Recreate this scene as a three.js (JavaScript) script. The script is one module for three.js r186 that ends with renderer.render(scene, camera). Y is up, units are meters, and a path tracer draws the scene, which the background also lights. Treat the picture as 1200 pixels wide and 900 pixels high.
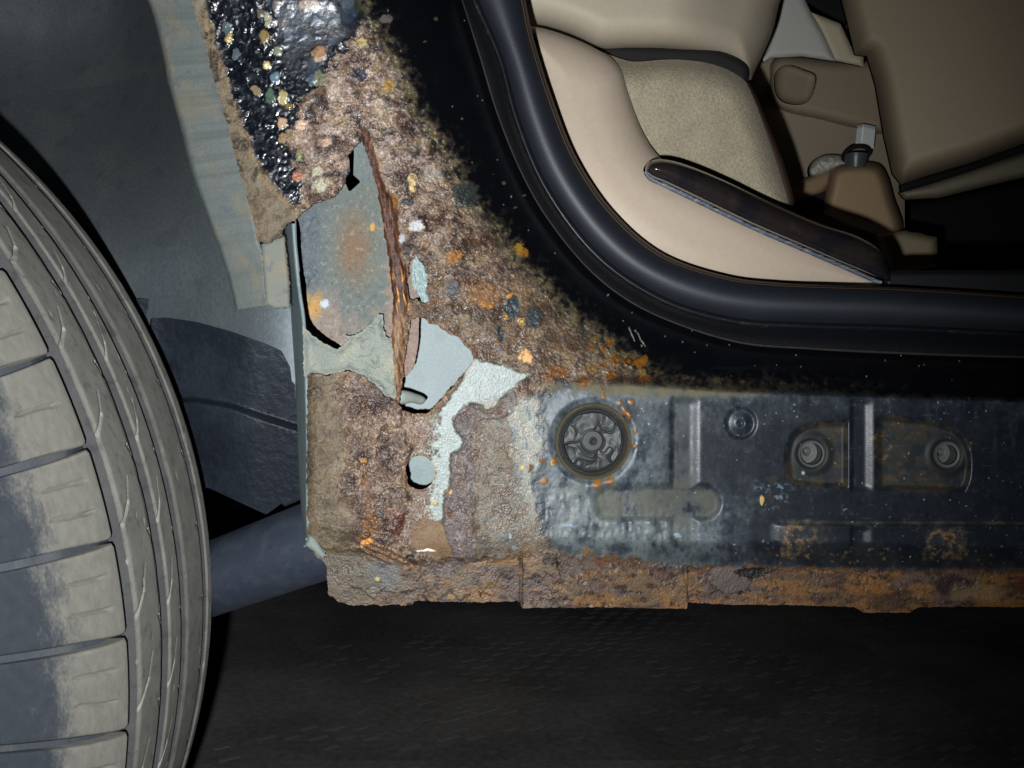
import * as THREE from 'three';
import { mergeGeometries } from 'three/addons/utils/BufferGeometryUtils.js';
import { RoundedBoxGeometry } from 'three/addons/geometries/RoundedBoxGeometry.js';

// ---------- scene, camera, flash lamp, exposure ----------
const scene = new THREE.Scene();
scene.background = new THREE.Color(0x010102);
const CAM = new THREE.Vector3(0, 0.455, 0.38);
const FOV = 42, F = 450 / Math.tan(FOV * Math.PI / 360);
const camera = new THREE.PerspectiveCamera(FOV, 4 / 3, 0.02, 30);
{
  const ahead = new THREE.Vector3((510 - 600) / F, (450 - 390) / F, -1).normalize();     // where the car's lateral axis vanishes
  const q = new THREE.Quaternion().setFromUnitVectors(ahead, new THREE.Vector3(0, 0, -1));
  q.premultiply(new THREE.Quaternion().setFromAxisAngle(new THREE.Vector3(0, 0, 1), 0.03));
  camera.position.copy(CAM); camera.quaternion.copy(q); camera.updateMatrixWorld(true);
}
const flash = new THREE.SpotLight(0xf6fbff, 0.90, 0, 0.88, 0.95, 2);      // the phone's flash, left of and below the lens
flash.position.set(-0.017, 0.431, 0.38);
flash.target.position.set(-0.065, 0.43, 0);
flash.castShadow = true; flash.shadow.radius = 0.16; flash.shadow.mapSize.set(2048, 2048);
flash.shadow.camera.near = 0.02; flash.shadow.camera.far = 6; flash.shadow.bias = -0.0004;
scene.add(flash, flash.target);
const renderer = new THREE.WebGLRenderer({ antialias: true });
renderer.toneMapping = THREE.LinearToneMapping;
renderer.toneMappingExposure = 1;
renderer.shadowMap.enabled = true;

// ---------- helpers ----------
const Q = camera.quaternion, V3 = (x, y, z) => new THREE.Vector3(x, y, z);
const _d = V3();
function P(px, py, z) {                 // the point at depth z that lies on the sight line of a photo pixel (1200 x 900)
  _d.set((px - 600) / F, (450 - py) / F, -1).applyQuaternion(Q);
  const t = (z - CAM.z) / _d.z;
  return [CAM.x + _d.x * t, CAM.y + _d.y * t, z];
}
const Qi = Q.clone().invert();
function toPx(x, y, z) {
  _d.set(x - CAM.x, y - CAM.y, z - CAM.z).applyQuaternion(Qi);
  return [600 + F * _d.x / -_d.z, 450 - F * _d.y / -_d.z];
}
const clamp = (x, a = 0, b = 1) => x < a ? a : x > b ? b : x;
const ss = (a, b, x) => { const t = clamp((x - a) / (b - a)); return t * t * (3 - 2 * t); };
const lerp = (a, b, t) => a + (b - a) * t;
function rng(seed) { let s = seed >>> 0; return () => { s = (s + 0x6d2b79f5) | 0; let t = Math.imul(s ^ (s >>> 15), 1 | s); t = (t + Math.imul(t ^ (t >>> 7), 61 | t)) ^ t; return ((t ^ (t >>> 14)) >>> 0) / 4294967296; }; }
const PERM = new Uint8Array(1024), GX = new Float32Array(256), GY = new Float32Array(256), RV = new Float32Array(256);
{ const r = rng(7), p = [...Array(256).keys()]; for (let i = 255; i > 0; i--) { const j = Math.floor(r() * (i + 1)); [p[i], p[j]] = [p[j], p[i]]; }
  for (let i = 0; i < 1024; i++) PERM[i] = p[i & 255];
  for (let i = 0; i < 256; i++) { const t = r() * 6.2832; GX[i] = Math.cos(t); GY[i] = Math.sin(t); RV[i] = r(); } }
function per(x, y, s = 0) {
  x += s * 17.31; y += s * 9.77;
  const xi = Math.floor(x), yi = Math.floor(y), fx = x - xi, fy = y - yi, X = xi & 255, Y = yi & 255;
  const u = fx * fx * fx * (fx * (fx * 6 - 15) + 10), v = fy * fy * fy * (fy * (fy * 6 - 15) + 10);
  const h00 = PERM[PERM[X] + Y], h10 = PERM[PERM[X + 1] + Y], h01 = PERM[PERM[X] + Y + 1], h11 = PERM[PERM[X + 1] + Y + 1];
  const a = GX[h00] * fx + GY[h00] * fy, b = GX[h10] * (fx - 1) + GY[h10] * fy, c = GX[h01] * fx + GY[h01] * (fy - 1), d = GX[h11] * (fx - 1) + GY[h11] * (fy - 1);
  return 1.5 * (a + u * (b - a) + v * (c - a + u * (a - b - c + d)));
}
function fbm(x, y, o = 4, s = 0) { let v = 0, a = 0.6; for (let i = 0; i < o; i++) { v += a * per(x, y, s + i * 3); x = x * 2.03 + 1.7; y = y * 2.03 - 0.9; a *= 0.55; } return v; }
function ridge(x, y, o = 3, s = 0) { let v = 0, a = 0.55; for (let i = 0; i < o; i++) { v += a * (1 - 2 * Math.abs(per(x, y, s + i * 5))); x *= 2.1; y *= 2.1; a *= 0.5; } return v; }
const W = { f1: 0, f2: 0, id: 0 };
function worley(x, y, s = 0) {
  x += s * 11.3; y += s * 5.9;
  const xi = Math.floor(x), yi = Math.floor(y); let f1 = 9, f2 = 9, id = 0;
  for (let j = -1; j <= 1; j++) for (let i = -1; i <= 1; i++) {
    const h = PERM[PERM[(xi + i) & 255] + ((yi + j) & 255)], k = PERM[h + 57];
    const dx = xi + i + RV[h] - x, dy = yi + j + RV[k] - y, d = dx * dx + dy * dy;
    if (d < f1) { f2 = f1; f1 = d; id = RV[PERM[h + 101]]; } else if (d < f2) f2 = d;
  }
  W.f1 = Math.sqrt(f1); W.f2 = Math.sqrt(f2); W.id = id; return W;
}
// outlines in photo pixels; a smooth one runs through its points as a closed spline
function spline(pts, n = 8, closed = false) {
  const c = new THREE.CatmullRomCurve3(pts.map(([x, y]) => V3(x, y, 0)), closed, 'centripetal');
  return c.getPoints(pts.length * n).map((p) => [p.x, p.y]);
}
const closedSpline = (pts, n = 5) => { const r = spline(pts, n, true); r.pop(); return r; };
function sdf(pts) {                     // signed distance to a polygon, negative inside
  const n = pts.length, X = pts.map((p) => p[0]), Y = pts.map((p) => p[1]);
  return (x, y) => {
    let d = 1e9, s = 1;
    for (let i = 0, j = n - 1; i < n; j = i++) {
      const ex = X[j] - X[i], ey = Y[j] - Y[i], wx = x - X[i], wy = y - Y[i];
      const t = clamp((wx * ex + wy * ey) / (ex * ex + ey * ey + 1e-9)), bx = wx - ex * t, by = wy - ey * t;
      const dd = bx * bx + by * by; if (dd < d) d = dd;
      const c1 = y >= Y[i], c2 = y < Y[j], c3 = ex * wy > ey * wx;
      if ((c1 && c2 && c3) || (!c1 && !c2 && !c3)) s = -s;
    }
    return s * Math.sqrt(d);
  };
}
function lineDist(pts) { const X = pts.map((p) => p[0]), Y = pts.map((p) => p[1]);
  return (x, y) => { let d = 1e9; for (let i = 0; i + 1 < X.length; i++) { const ex = X[i + 1] - X[i], ey = Y[i + 1] - Y[i], wx = x - X[i], wy = y - Y[i]; const t = clamp((wx * ex + wy * ey) / (ex * ex + ey * ey + 1e-9)); const q = (wx - ex * t) ** 2 + (wy - ey * t) ** 2; if (q < d) d = q; } return Math.sqrt(d); }; }
function along(pts) { return (x) => { if (x <= pts[0][0]) return pts[0][1]; for (let i = 0; i + 1 < pts.length; i++) if (x <= pts[i + 1][0]) return lerp(pts[i][1], pts[i + 1][1], (x - pts[i][0]) / (pts[i + 1][0] - pts[i][0])); return pts[pts.length - 1][1]; }; }
// fields sampled once on a raster over the panel, read back smoothly
const RA = 200, RB = -20, RS = 2, RW = 515, RH = 376;
function raster(fn) {
  const d = new Float32Array(RW * RH);
  for (let j = 0; j < RH; j++) for (let i = 0; i < RW; i++) d[j * RW + i] = fn(RA + i * RS, RB + j * RS);
  return (a, b) => {
    const x = clamp((a - RA) / RS, 0, RW - 1.001), y = clamp((b - RB) / RS, 0, RH - 1.001), i = x | 0, j = y | 0, u = x - i, v = y - j, k = j * RW + i;
    return (d[k] * (1 - u) + d[k + 1] * u) * (1 - v) + (d[k + RW] * (1 - u) + d[k + RW + 1] * u) * v;
  };
}
// a sheet of metal, plastic or cloth: the area where inside(a, b) < 0, cut cleanly along its outline, with real thickness at the edges
function sheet({ box, step, inside, place, label = () => 0, thick = 0.001, uvScale = 1, uvAt }) {
  const [a0, b0, a1, b1] = box, na = Math.ceil((a1 - a0) / step), nb = Math.ceil((b1 - b0) / step), W1 = na + 1;
  const f = new Float32Array(W1 * (nb + 1));
  for (let j = 0; j <= nb; j++) for (let i = 0; i <= na; i++) { let v = inside(a0 + i * step, b0 + j * step); if (Math.abs(v) < 0.02 * step) v = v < 0 ? -0.02 * step : 0.02 * step; f[j * W1 + i] = v; }
  const pos = [], ab = [], vid = new Map();
  const vert = (a, b) => { const p = place(a, b); pos.push(p[0], p[1], p[2]); ab.push(a, b); return pos.length / 3 - 1; };
  const gv = (k) => { let v = vid.get(k); if (v === undefined) { v = vert(a0 + (k % W1) * step, b0 + Math.floor(k / W1) * step); vid.set(k, v); } return v; };
  const ev = (k, l) => {
    const key = k < l ? -(k * 4194304 + l) - 1 : -(l * 4194304 + k) - 1; let v = vid.get(key);
    if (v === undefined) { const t = f[k] / (f[k] - f[l]); v = vert(a0 + lerp(k % W1, l % W1, t) * step, b0 + lerp(Math.floor(k / W1), Math.floor(l / W1), t) * step); vid.set(key, v); } return v;
  };
  const tris = [[]], walls = [[]], wallN = [];
  const at = (list, l) => (list[l] ||= []);
  const tri = (k, l, m) => {
    const K = [k, l, m], s = K.map((i) => f[i] < 0), c = s[0] + s[1] + s[2];
    if (!c) return;
    const ca = K.reduce((q, i) => q + a0 + (i % W1) * step, 0) / 3, cb = K.reduce((q, i) => q + b0 + Math.floor(i / W1) * step, 0) / 3, L = label(ca, cb);
    const T = at(tris, L);
    if (c === 3) { T.push(gv(k), gv(l), gv(m)); return; }
    const r = c === 1 ? s.indexOf(true) : s.indexOf(false), i0 = K[r], i1 = K[(r + 1) % 3], i2 = K[(r + 2) % 3];
    const e1 = ev(i0, i1), e2 = ev(i0, i2);
    if (c === 1) { T.push(gv(i0), e1, e2); at(walls, L).push(e1, e2); } else { T.push(e1, gv(i1), gv(i2), e1, gv(i2), e2); at(walls, L).push(e2, e1); }
  };
  for (let j = 0; j < nb; j++) for (let i = 0; i < na; i++) {
    const k = j * W1 + i; if (f[k] > 0 && f[k + 1] > 0 && f[k + W1] > 0 && f[k + W1 + 1] > 0) continue;
    if ((i + j) & 1) { tri(k, k + W1, k + 1); tri(k + 1, k + W1, k + W1 + 1); } else { tri(k, k + W1, k + W1 + 1); tri(k, k + W1 + 1, k + 1); }
  }
  // edges where the grid itself ends
  const all = new THREE.BufferGeometry(); const flat = tris.flat();
  all.setAttribute('position', new THREE.Float32BufferAttribute(pos, 3)); all.setIndex(flat); all.computeVertexNormals();
  const N = all.getAttribute('normal').array;
  const out = [];
  for (let L = 0; L < Math.max(tris.length, walls.length); L++) {
    const T = tris[L] || [], Wl = walls[L] || []; if (!T.length) { out.push(null); continue; }
    const map = new Map(), p = [], n = [], uv = [], idx = [];
    const add = (v, dz = 0, nx, ny) => { p.push(pos[3 * v], pos[3 * v + 1], pos[3 * v + 2] - dz); if (nx === undefined) n.push(N[3 * v], N[3 * v + 1], N[3 * v + 2]); else n.push(nx, ny, 0.1);
      const u = uvAt ? uvAt(pos[3 * v], pos[3 * v + 1]) : [pos[3 * v] * uvScale, pos[3 * v + 1] * uvScale]; uv.push(u[0], u[1]); return p.length / 3 - 1; };
    for (const v of T) { let w = map.get(v); if (w === undefined) { w = add(v); map.set(v, w); } idx.push(w); }
    if (thick > 0) for (let i = 0; i < Wl.length; i += 2) {
      const u = Wl[i], v = Wl[i + 1], dx = pos[3 * v] - pos[3 * u], dy = pos[3 * v + 1] - pos[3 * u + 1], l = Math.hypot(dx, dy) || 1, nx = -dy / l, ny = dx / l;
      const A = add(u, 0, nx, ny), B = add(v, 0, nx, ny), C = add(u, thick, nx, ny), D = add(v, thick, nx, ny);
      idx.push(A, C, B, B, C, D);
    }
    const g = new THREE.BufferGeometry();
    g.setAttribute('position', new THREE.Float32BufferAttribute(p, 3)); g.setAttribute('normal', new THREE.Float32BufferAttribute(n, 3)); g.setAttribute('uv', new THREE.Float32BufferAttribute(uv, 2)); g.setIndex(idx);
    out.push(g);
  }
  return out;
}
const taken = new Map();
function numbered(name) { const k = taken.get(name) || 0; taken.set(name, k + 1); return k ? name + '_' + String(k).padStart(3, '0') : name; }
function part(name, geometry, material, parent, label) {
  const m = new THREE.Mesh(geometry, material); m.name = numbered(name); m.castShadow = m.receiveShadow = true;
  if (label) m.userData.label = label;
  parent.add(m); return m;
}
function thing(name, label, category) { const o = new THREE.Group(); o.name = numbered(name); o.userData = { label, category }; scene.add(o); return o; }
const sRGB = (r, g, b) => new THREE.Color().setRGB(r / 255, g / 255, b / 255, THREE.SRGBColorSpace);
const mat = (c, roughness, o = {}) => new THREE.MeshPhysicalMaterial({ color: c, roughness, metalness: 0, side: THREE.DoubleSide, ...o });
function dataTex(w, h, fn, srgb, repeat) {
  const d = new Uint8Array(w * h * 4), o = [0, 0, 0];
  for (let j = 0; j < h; j++) for (let i = 0; i < w; i++) { fn(i / w, j / h, o); const k = 4 * (j * w + i); d[k] = clamp(o[0], 0, 255); d[k + 1] = clamp(o[1], 0, 255); d[k + 2] = clamp(o[2], 0, 255); d[k + 3] = 255; }
  return tex(d, w, h, srgb, repeat);
}
function tex(d, w, h, srgb, repeat) {
  const t = new THREE.DataTexture(d, w, h, THREE.RGBAFormat); t.magFilter = THREE.LinearFilter; t.minFilter = THREE.LinearMipmapLinearFilter; t.generateMipmaps = true;
  if (repeat) t.wrapS = t.wrapT = THREE.RepeatWrapping; if (srgb) t.colorSpace = THREE.SRGBColorSpace; t.needsUpdate = true; return t;
}
// ---------- the floor below the car ----------
const floorTex = dataTex(1024, 1024, (u, v, o) => {
  const x = u * 40, y = v * 40, n = fbm(x / 6, y / 6, 5, 2), s = per(x * 4, y * 4, 5), k = ss(0.1, 0.5, fbm(x / 9, y / 9, 4, 9));
  const g = 150 + 40 * n + 16 * s; o[0] = g + 8 + 10 * k; o[1] = g + 3 + 4 * k; o[2] = g + 2 - 8 * k;
}, true, true);
const floorGrey = new THREE.PlaneGeometry(12, 12); floorGrey.rotateX(-Math.PI / 2);
{ const uv = floorGrey.getAttribute('uv'); for (let i = 0; i < uv.count; i++) uv.setXY(i, uv.getX(i) * 9, uv.getY(i) * 9); }
const floor = part('floor', floorGrey, mat(0xffffff, 0.5, { map: floorTex }), scene, 'dark ribbed rubber matting on the ground under the car');
floor.userData.kind = 'structure'; floor.userData.category = undefined; delete floor.userData.category;
{ // small raised bars of the tread pattern, worn away in places
  const bar = new RoundedBoxGeometry(0.027, 0.003, 0.010, 2, 0.0014), r = rng(31), list = [];
  for (let i = -52; i < 52; i++) for (let j = 0; j < 66; j++) {
    const x = i * 0.029 + (j % 2) * 0.0145 + (r() - 0.5) * 0.003, z = -0.35 - j * 0.027 + (r() - 0.5) * 0.003, worn = fbm(x * 2.2, z * 2.2, 4, 44) + 0.7 * (r() - 0.5);
    if (worn < 0.05) continue;
    list.push([x, z, 0.62 + (r() - 0.5) * 0.2, 0.6 + 0.5 * r(), clamp(worn + 0.2)]);
  }
  const im = new THREE.InstancedMesh(bar, mat(sRGB(158, 158, 158), 0.8), list.length), M = new THREE.Matrix4();
  list.forEach(([x, z, t, s, w], i) => { M.makeRotationY(t); M.scale(V3(s, 0.35 + 0.5 * w, s)); M.setPosition(x, -0.0006, z); im.setMatrixAt(i, M); });
  im.name = 'tread_bars'; im.userData.kind = 'stuff'; im.castShadow = im.receiveShadow = true; floor.add(im);
}

// ---------- the car ----------
const car = thing('car', 'dark blue car with rusted-through sill, open doorway and beige cabin', 'car');

// seal lines round the doorway, photo pixels
const C_IN = spline([[607, -14], [611, 0], [620, 43], [643, 117], [673, 190], [717, 253], [773, 300], [850, 327], [905, 334], [970, 337], [1040, 339], [1110, 343], [1230, 351]], 10);
const C_MID = spline([[548, -14], [553, 0], [583, 67], [603, 140], [633, 213], [675, 276], [710, 312], [750, 340], [795, 362], [867, 380], [933, 384], [1067, 388], [1230, 396]], 10);
const C_OUT = spline([[537, -14], [542, 0], [564, 67], [584, 133], [611, 200], [640, 252], [690, 314], [735, 350], [785, 375], [867, 400], [950, 407], [1100, 414], [1230, 418]], 10);

// outline of the outer metal and its holes
const SKIN = sdf([[222, -14], [538, -14], ...C_OUT.slice(4, -1).map(([x, y]) => [x + 3, y - 4]), [1218, 412], [1218, 712],
  [1130, 711], [1075, 712], [1066, 718], [1012, 718], [1000, 711], [930, 709], [860, 709], [806, 706], [804, 713], [700, 711], [612, 712], [607, 704], [560, 706], [486, 704], [483, 709], [440, 709], [420, 710], [400, 706], [393, 703], [385, 695], [383, 668], [379, 656], [368, 652], [361, 640], [360, 540], [361, 438],
  [385, 440], [408, 434], [425, 440], [440, 451], [452, 464], [465, 470], [462, 440], [459, 400], [461, 350], [455, 300], [447, 250], [441, 215], [430, 182], [424, 165], [418, 168], [412, 180], [409, 205], [400, 222], [392, 232], [380, 234], [365, 241], [352, 252], [345, 258], [335, 263], [330, 275], [318, 283], [303, 285], [290, 235], [275, 180], [262, 130], [245, 75], [230, 20]]);
const HOLE_A = sdf([[484, 370], [497, 373], [503, 379], [514, 382], [525, 391], [538, 396], [545, 406], [553, 412], [555, 424], [545, 436], [533, 450], [520, 464], [508, 478], [500, 484], [486, 485], [472, 481], [468, 472], [471, 452], [474, 420], [478, 395], [481, 378]]);
const HOLE_B = sdf([[480, 308], [488, 300], [496, 309], [500, 322], [499, 338], [502, 353], [496, 357], [488, 351], [479, 354], [477, 330]]);
const HOLE_C = sdf([...Array(20).keys()].map((i) => { const t = i / 20 * 6.2832; return [Math.max(492 + 18 * Math.cos(t), 476 + 2 * Math.sin(5 * t)), 554 + 20 * Math.sin(t)]; }));
const HOLE_P = (a, b) => Math.hypot((a - 695) / 0.98, b - 517) - 42;                     // the plugged drain hole
const HOLE_M = (a, b) => Math.min(Math.hypot(a - 951, b - 532) - 13, Math.hypot(a - 1110, b - 533) - 12);   // threaded holes
const HOLE_S = sdf([[408, 181], [413, 178], [412, 206], [420, 213], [410, 222], [405, 210], [411, 200]]);
const rag = (a, b, s) => s * (1.6 * per(a / 9, b / 9, 41) + 1.1 * per(a / 3.5, b / 3.5, 42));
const skinInside = (a, b) => {
  const r = rag(a, b, 1), torn = ss(700, 300, a);
  return Math.max(SKIN(a, b) + r * (0.35 + 0.8 * torn), -(HOLE_A(a, b) + 0.7 * r), -(HOLE_B(a, b) + r), -(HOLE_C(a, b) + 0.45 * r), -HOLE_P(a, b), -HOLE_M(a, b), -(HOLE_S(a, b) + 0.5 * r));
};
const crease = along([[470, 423], [556, 424], [590, 431], [620, 441], [660, 447], [760, 450], [850, 456], [1000, 461], [1218, 468]]);
const flangeTop = along([[355, 641], [390, 650], [420, 652], [450, 662], [478, 668], [530, 661], [620, 656], [720, 660], [800, 664], [900, 663], [1218, 668]]);
const stepX = along([[440, 462], [470, 468], [500, 472], [520, 478], [545, 482], [560, 476], [580, 477], [600, 472], [640, 470], [660, 478]].map(([b, a]) => [b, a]));
const RIDGE = sdf([[424, 150], [430, 150], [442, 190], [452, 222], [462, 235], [466, 250], [468, 290], [478, 320], [480, 345], [477, 372], [474, 410], [470, 445], [467, 470], [460, 468], [455, 440], [456, 400], [458, 350], [453, 300], [444, 250], [436, 212], [427, 180]]);
const D_SEAL = raster(lineDist(C_OUT));
const channel = (a, b, x0, x1, y0, y1) => ss(x0, x0 + 4, a) * ss(x1, x1 - 15, a) * ss(y0, y0 + 12, b) * ss(y1, y1 - 12, b);
const capsule = (a, b) => { const t = clamp(a, 715, 824), q = Math.hypot(a - t, b - 589); return ss(24, 14, q); };
const CROSS = raster((a, b) => Math.max(1.45 * channel(a, b, 785, 822, 462, 652), 1.75 * capsule(a, b), 1.6 * channel(a, b, 996, 1026, 463, 580), 1.5 * channel(a, b, 996, 1024, 611, 652)));
const MOUNT = raster(((m1, m2) => (a, b) => Math.min(m1(a, b), m2(a, b)))(
  sdf([...spline([[923, 562], [921, 535], [927, 512], [945, 498], [970, 495], [993, 494]], 5), [993, 571], [950, 570], [932, 568]]),
  sdf([[1028, 489], ...spline([[1060, 490], [1095, 495], [1122, 507], [1135, 525], [1136, 560], [1130, 576]], 5), [1028, 573]])));

// broad shape of the outer metal, metres towards the camera
const macro = raster((a, b) => {
  const d = D_SEAL(a, b), c = crease(a), up = ss(c + 5, c - 9, b);
  let z = up * (-35 * clamp(1 - d / 150) ** 2 + 4.6 * clamp((170 - b) / 170) ** 3 * ss(60, 160, d));
  z -= 3 * up * ss(330, 235, a) + up * ss(250, 360, b) * ss(520, 440, a) * 1;
  const ft = flangeTop(a), deep = lerp(2.5, 9, ss(640, 800, a));
  z -= (1 - up) * deep * ss(ft - 30, ft, b);
  z += (1 - up) * ss(0, 6, b - 611) * ss(900, 925, a) * 1.6 * ss(ft + 1, ft - 12, b);
  z -= 6 * clamp(1 - (a - 358) / 16) ** 2 * ss(430, 445, b) * ss(665, 640, b);
  z -= (1 - up) * 0.95 * CROSS(a, b);
  z -= (1 - up) * 3.2 * ss(2, -6, MOUNT(a, b));
  for (const [mx, my, r] of [[951, 532, 22], [1110, 533, 22]]) { const q = Math.hypot(a - mx, b - my); z += 0.7 * ss(r + 6, r - 2, q) - 1.6 * ss(r - 3, 12, q); }
  const q = Math.hypot(a - 868, b - 496); z += -1.1 * ss(20, 15, q) + 1.3 * ss(16, 3, q) - 1.2 * ss(5, 2, q);
  const pr = Math.hypot(a - 695, b - 517); z += 0.7 * ss(68, 46, pr) - 1.8 * ss(54, 40, pr);
  z += up * ss(760, 860, a) * (0.9 * ss(429, 434, b) + 0.7 * ss(443, 447, b));
  const rd = RIDGE(a, b); if (rd < 6) z += 2.6 * ss(4, -7, rd) * ss(140, 260, b);
  return z / 1000;
});
// what the outer metal is made of at each point: rust, bare primer, paint, dirt; some sheen and shade painted in
const area = (pts, smooth = true) => raster(sdf(smooth ? closedSpline(pts, 4) : pts));
const SKIN_R = raster(SKIN);
const M_BLACK = area([[425, -30], [436, 12], [455, 45], [478, 85], [492, 128], [518, 160], [540, 195], [556, 232], [585, 262], [606, 296], [642, 330], [672, 362], [702, 385], [730, 408], [752, 428], [768, 440], [800, 446], [900, 452], [1240, 464], [1240, 380], [900, 380], [760, 330], [640, 190], [580, -30]]);
const M_BLIST = area([[222, -30], [450, -30], [440, 20], [415, 38], [395, 62], [372, 100], [350, 122], [338, 150], [340, 190], [352, 215], [345, 238], [322, 222], [303, 190], [285, 140], [265, 85], [245, 30]]);
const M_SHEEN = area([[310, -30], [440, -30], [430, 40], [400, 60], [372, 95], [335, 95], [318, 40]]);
const M_DIRT = area([[205, -30], [232, -30], [248, 30], [262, 80], [282, 135], [300, 180], [318, 215], [345, 240], [352, 258], [318, 300], [290, 300], [265, 170], [235, 75]]);
const M_PRIMER = area([[553, 420], [570, 424], [590, 428], [608, 436], [621, 440], [609, 447], [601, 458], [591, 462], [584, 474], [575, 480], [562, 474], [549, 472], [546, 482], [534, 490], [531, 500], [541, 515], [539, 525], [528, 535], [527, 560], [521, 580], [519, 605], [511, 612], [497, 600], [499, 582], [504, 560], [505, 535], [505, 510], [510, 490], [524, 470], [540, 446]]);
const M_FLAKE = area([[548, 473], [575, 481], [592, 463], [603, 462], [606, 480], [590, 492], [566, 494], [556, 500], [556, 560], [551, 610], [560, 655], [534, 664], [528, 640], [520, 612], [522, 582], [528, 560], [529, 535], [540, 524], [541, 515], [531, 500], [535, 490]]);
const M_PRIM2 = area([[595, 490], [588, 497], [576, 490], [572, 494], [560, 492], [575, 499], [592, 502], [604, 500]]);
const M_PALE = area([[600, 470], [640, 462], [650, 480], [646, 520], [650, 560], [625, 610], [612, 590], [604, 540]]);
const M_PAINT = area([[640, 460], [700, 452], [900, 452], [1240, 458], [1240, 672], [790, 662], [740, 654], [690, 650], [650, 640], [636, 600], [628, 560], [640, 520], [636, 480]]);
const M_DARK = area([[735, 470], [790, 458], [1240, 458], [1240, 680], [845, 672], [845, 610], [745, 610], [760, 550]]);
const M_WRINK = area([[650, 565], [740, 580], [790, 610], [785, 655], [660, 648], [628, 590]]);
const M_OLIVE = area([[655, 447], [760, 450], [880, 455], [905, 462], [830, 466], [700, 463], [620, 452]]);
const M_TAN = area([[362, 440], [395, 436], [400, 470], [412, 520], [400, 560], [415, 600], [425, 650], [440, 670], [385, 690], [362, 660]]);
const M_PLATE = area([[485, 492], [512, 488], [513, 535], [514, 560], [500, 600], [520, 615], [530, 640], [500, 632], [470, 630], [478, 580], [480, 530]]);
const M_MUD = area([[480, 622], [505, 600], [522, 608], [535, 635], [533, 662], [505, 655], [478, 640]]);
const M_STREAK = area([[421, 542], [432, 541], [434, 575], [437, 605], [433, 640], [424, 642], [424, 610], [428, 580]]);
const M_STREAK2 = area([[424, 615], [440, 600], [450, 640], [478, 660], [470, 668], [440, 658], [428, 645]]);
const M_RED = area([[460, 602], [472, 598], [474, 615], [468, 630], [455, 632], [463, 616]]);
const M_PATCH1 = area([[914, 611], [950, 609], [986, 613], [985, 655], [914, 655]], false);
const M_PATCH2 = area([[1086, 620], [1130, 616], [1130, 657], [1078, 658]], false);
const M_SCALD = area([[884, 566], [905, 556], [925, 560], [930, 585], [915, 602], [890, 600]]);
const RIDGE_R = raster(RIDGE), STEP_R = raster((a, b) => a - stepX(b)), FT_R = raster((a, b) => b - flangeTop(a)), CR_R = raster((a, b) => b - crease(a));
const HA_R = raster(HOLE_A), HC_R = raster(HOLE_C);
// single spots the photograph shows: x, y, radii, colour, raised mm
const SPOTS = [];
const spot = (x, y, rx, ry, c, h = 0.4, ring = 0) => SPOTS.push({ x, y, rx, ry, c, h, ring });
const OR = [132, 84, 30], YE = [126, 102, 54], TN = [178, 148, 100], PG = [150, 168, 160], GB = [95, 120, 135], GN = [82, 104, 88], CR = [150, 150, 128];
spot(314, 24, 5, 8, CR); spot(310, 44, 6, 10, [138, 118, 76]); spot(269, 45, 5, 6, [170, 152, 90]); spot(322, 92, 6, 8, GB); spot(317, 114, 6, 11, GN); spot(332, 114, 6, 9, [160, 150, 104]); spot(339, 124, 6, 4, YE);
spot(351, 183, 4, 7, [130, 132, 92]); spot(348, 206, 6, 6, [160, 105, 78]); spot(372, 201, 7, 7, CR); spot(386, 214, 6, 6, [148, 138, 110]); spot(331, 162, 5, 6, [146, 122, 92]); spot(330, 145, 6, 7, [172, 144, 118]); spot(354, 147, 6, 7, [185, 160, 140]); spot(374, 62, 9, 10, [150, 112, 78], 0.2); spot(375, 92, 7, 10, [110, 112, 90], 0.2);
spot(362, 5, 14, 9, [135, 120, 105], 0.2); spot(313, 76, 5, 5, [190, 175, 120]); spot(325, 60, 5, 6, [120, 125, 100], 0.2); spot(382, 168, 8, 6, [165, 140, 120]); spot(374, 218, 8, 8, [150, 150, 130]);
spot(533, 301, 10, 8, [150, 104, 54], 0.1); spot(570, 357, 9, 5, [170, 112, 34], 0.1); spot(568, 345, 22, 14, [138, 100, 66], 0); spot(608, 292, 6, 10, [160, 122, 50], 0.2); spot(616, 295, 4, 6, [150, 98, 34]); spot(598, 347, 6, 4, [200, 135, 60]);
spot(592, 371, 4, 4, [190, 150, 90], 0.3, 1); spot(611, 377, 5, 5, [190, 155, 90], 0.3, 1); spot(583, 400, 3, 3, OR); spot(616, 418, 9, 8, [190, 150, 100], 0.1); spot(483, 268, 3, 4, [150, 108, 50]); spot(437, 266, 3, 5, [150, 108, 50]); spot(463, 236, 3, 9, [146, 96, 36]);
for (const [x, y, r] of [[643, 440, 7], [652, 437, 5], [658, 437, 6], [655, 430, 3], [667, 423, 5], [694, 432, 7], [707, 408, 5], [714, 401, 5], [716, 439, 7], [737, 424, 8], [722, 423, 7], [750, 425, 7], [692, 407, 5], [707, 428, 4], [645, 434, 4], [752, 436, 7], [697, 397, 5], [755, 420, 6]]) spot(x, y, r * 0.85, r * 0.8, (x + y) % 2 ? OR : YE, 0.35, r > 6 && x % 2 ? 1 : 0);
spot(756, 444, 10, 4, [140, 82, 40], 0.2);
for (const [x, y, r] of [[706, 461, 2.5], [707, 466, 2], [727, 473, 3], [731, 481, 3.5], [736, 487, 4], [740, 472, 3], [743, 506, 2.5], [743, 522, 3], [634, 539, 4], [638, 564, 4], [648, 541, 3], [622, 548, 3.4], [612, 548, 2], [688, 645, 3.5], [528, 576, 3], [510, 589, 2.5], [683, 447, 6], [650, 540, 3], [700, 566, 6], [715, 563, 5]]) spot(x, y, r, r * 1.2, (x % 3) ? OR : [196, 150, 70], 0.3);
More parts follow.
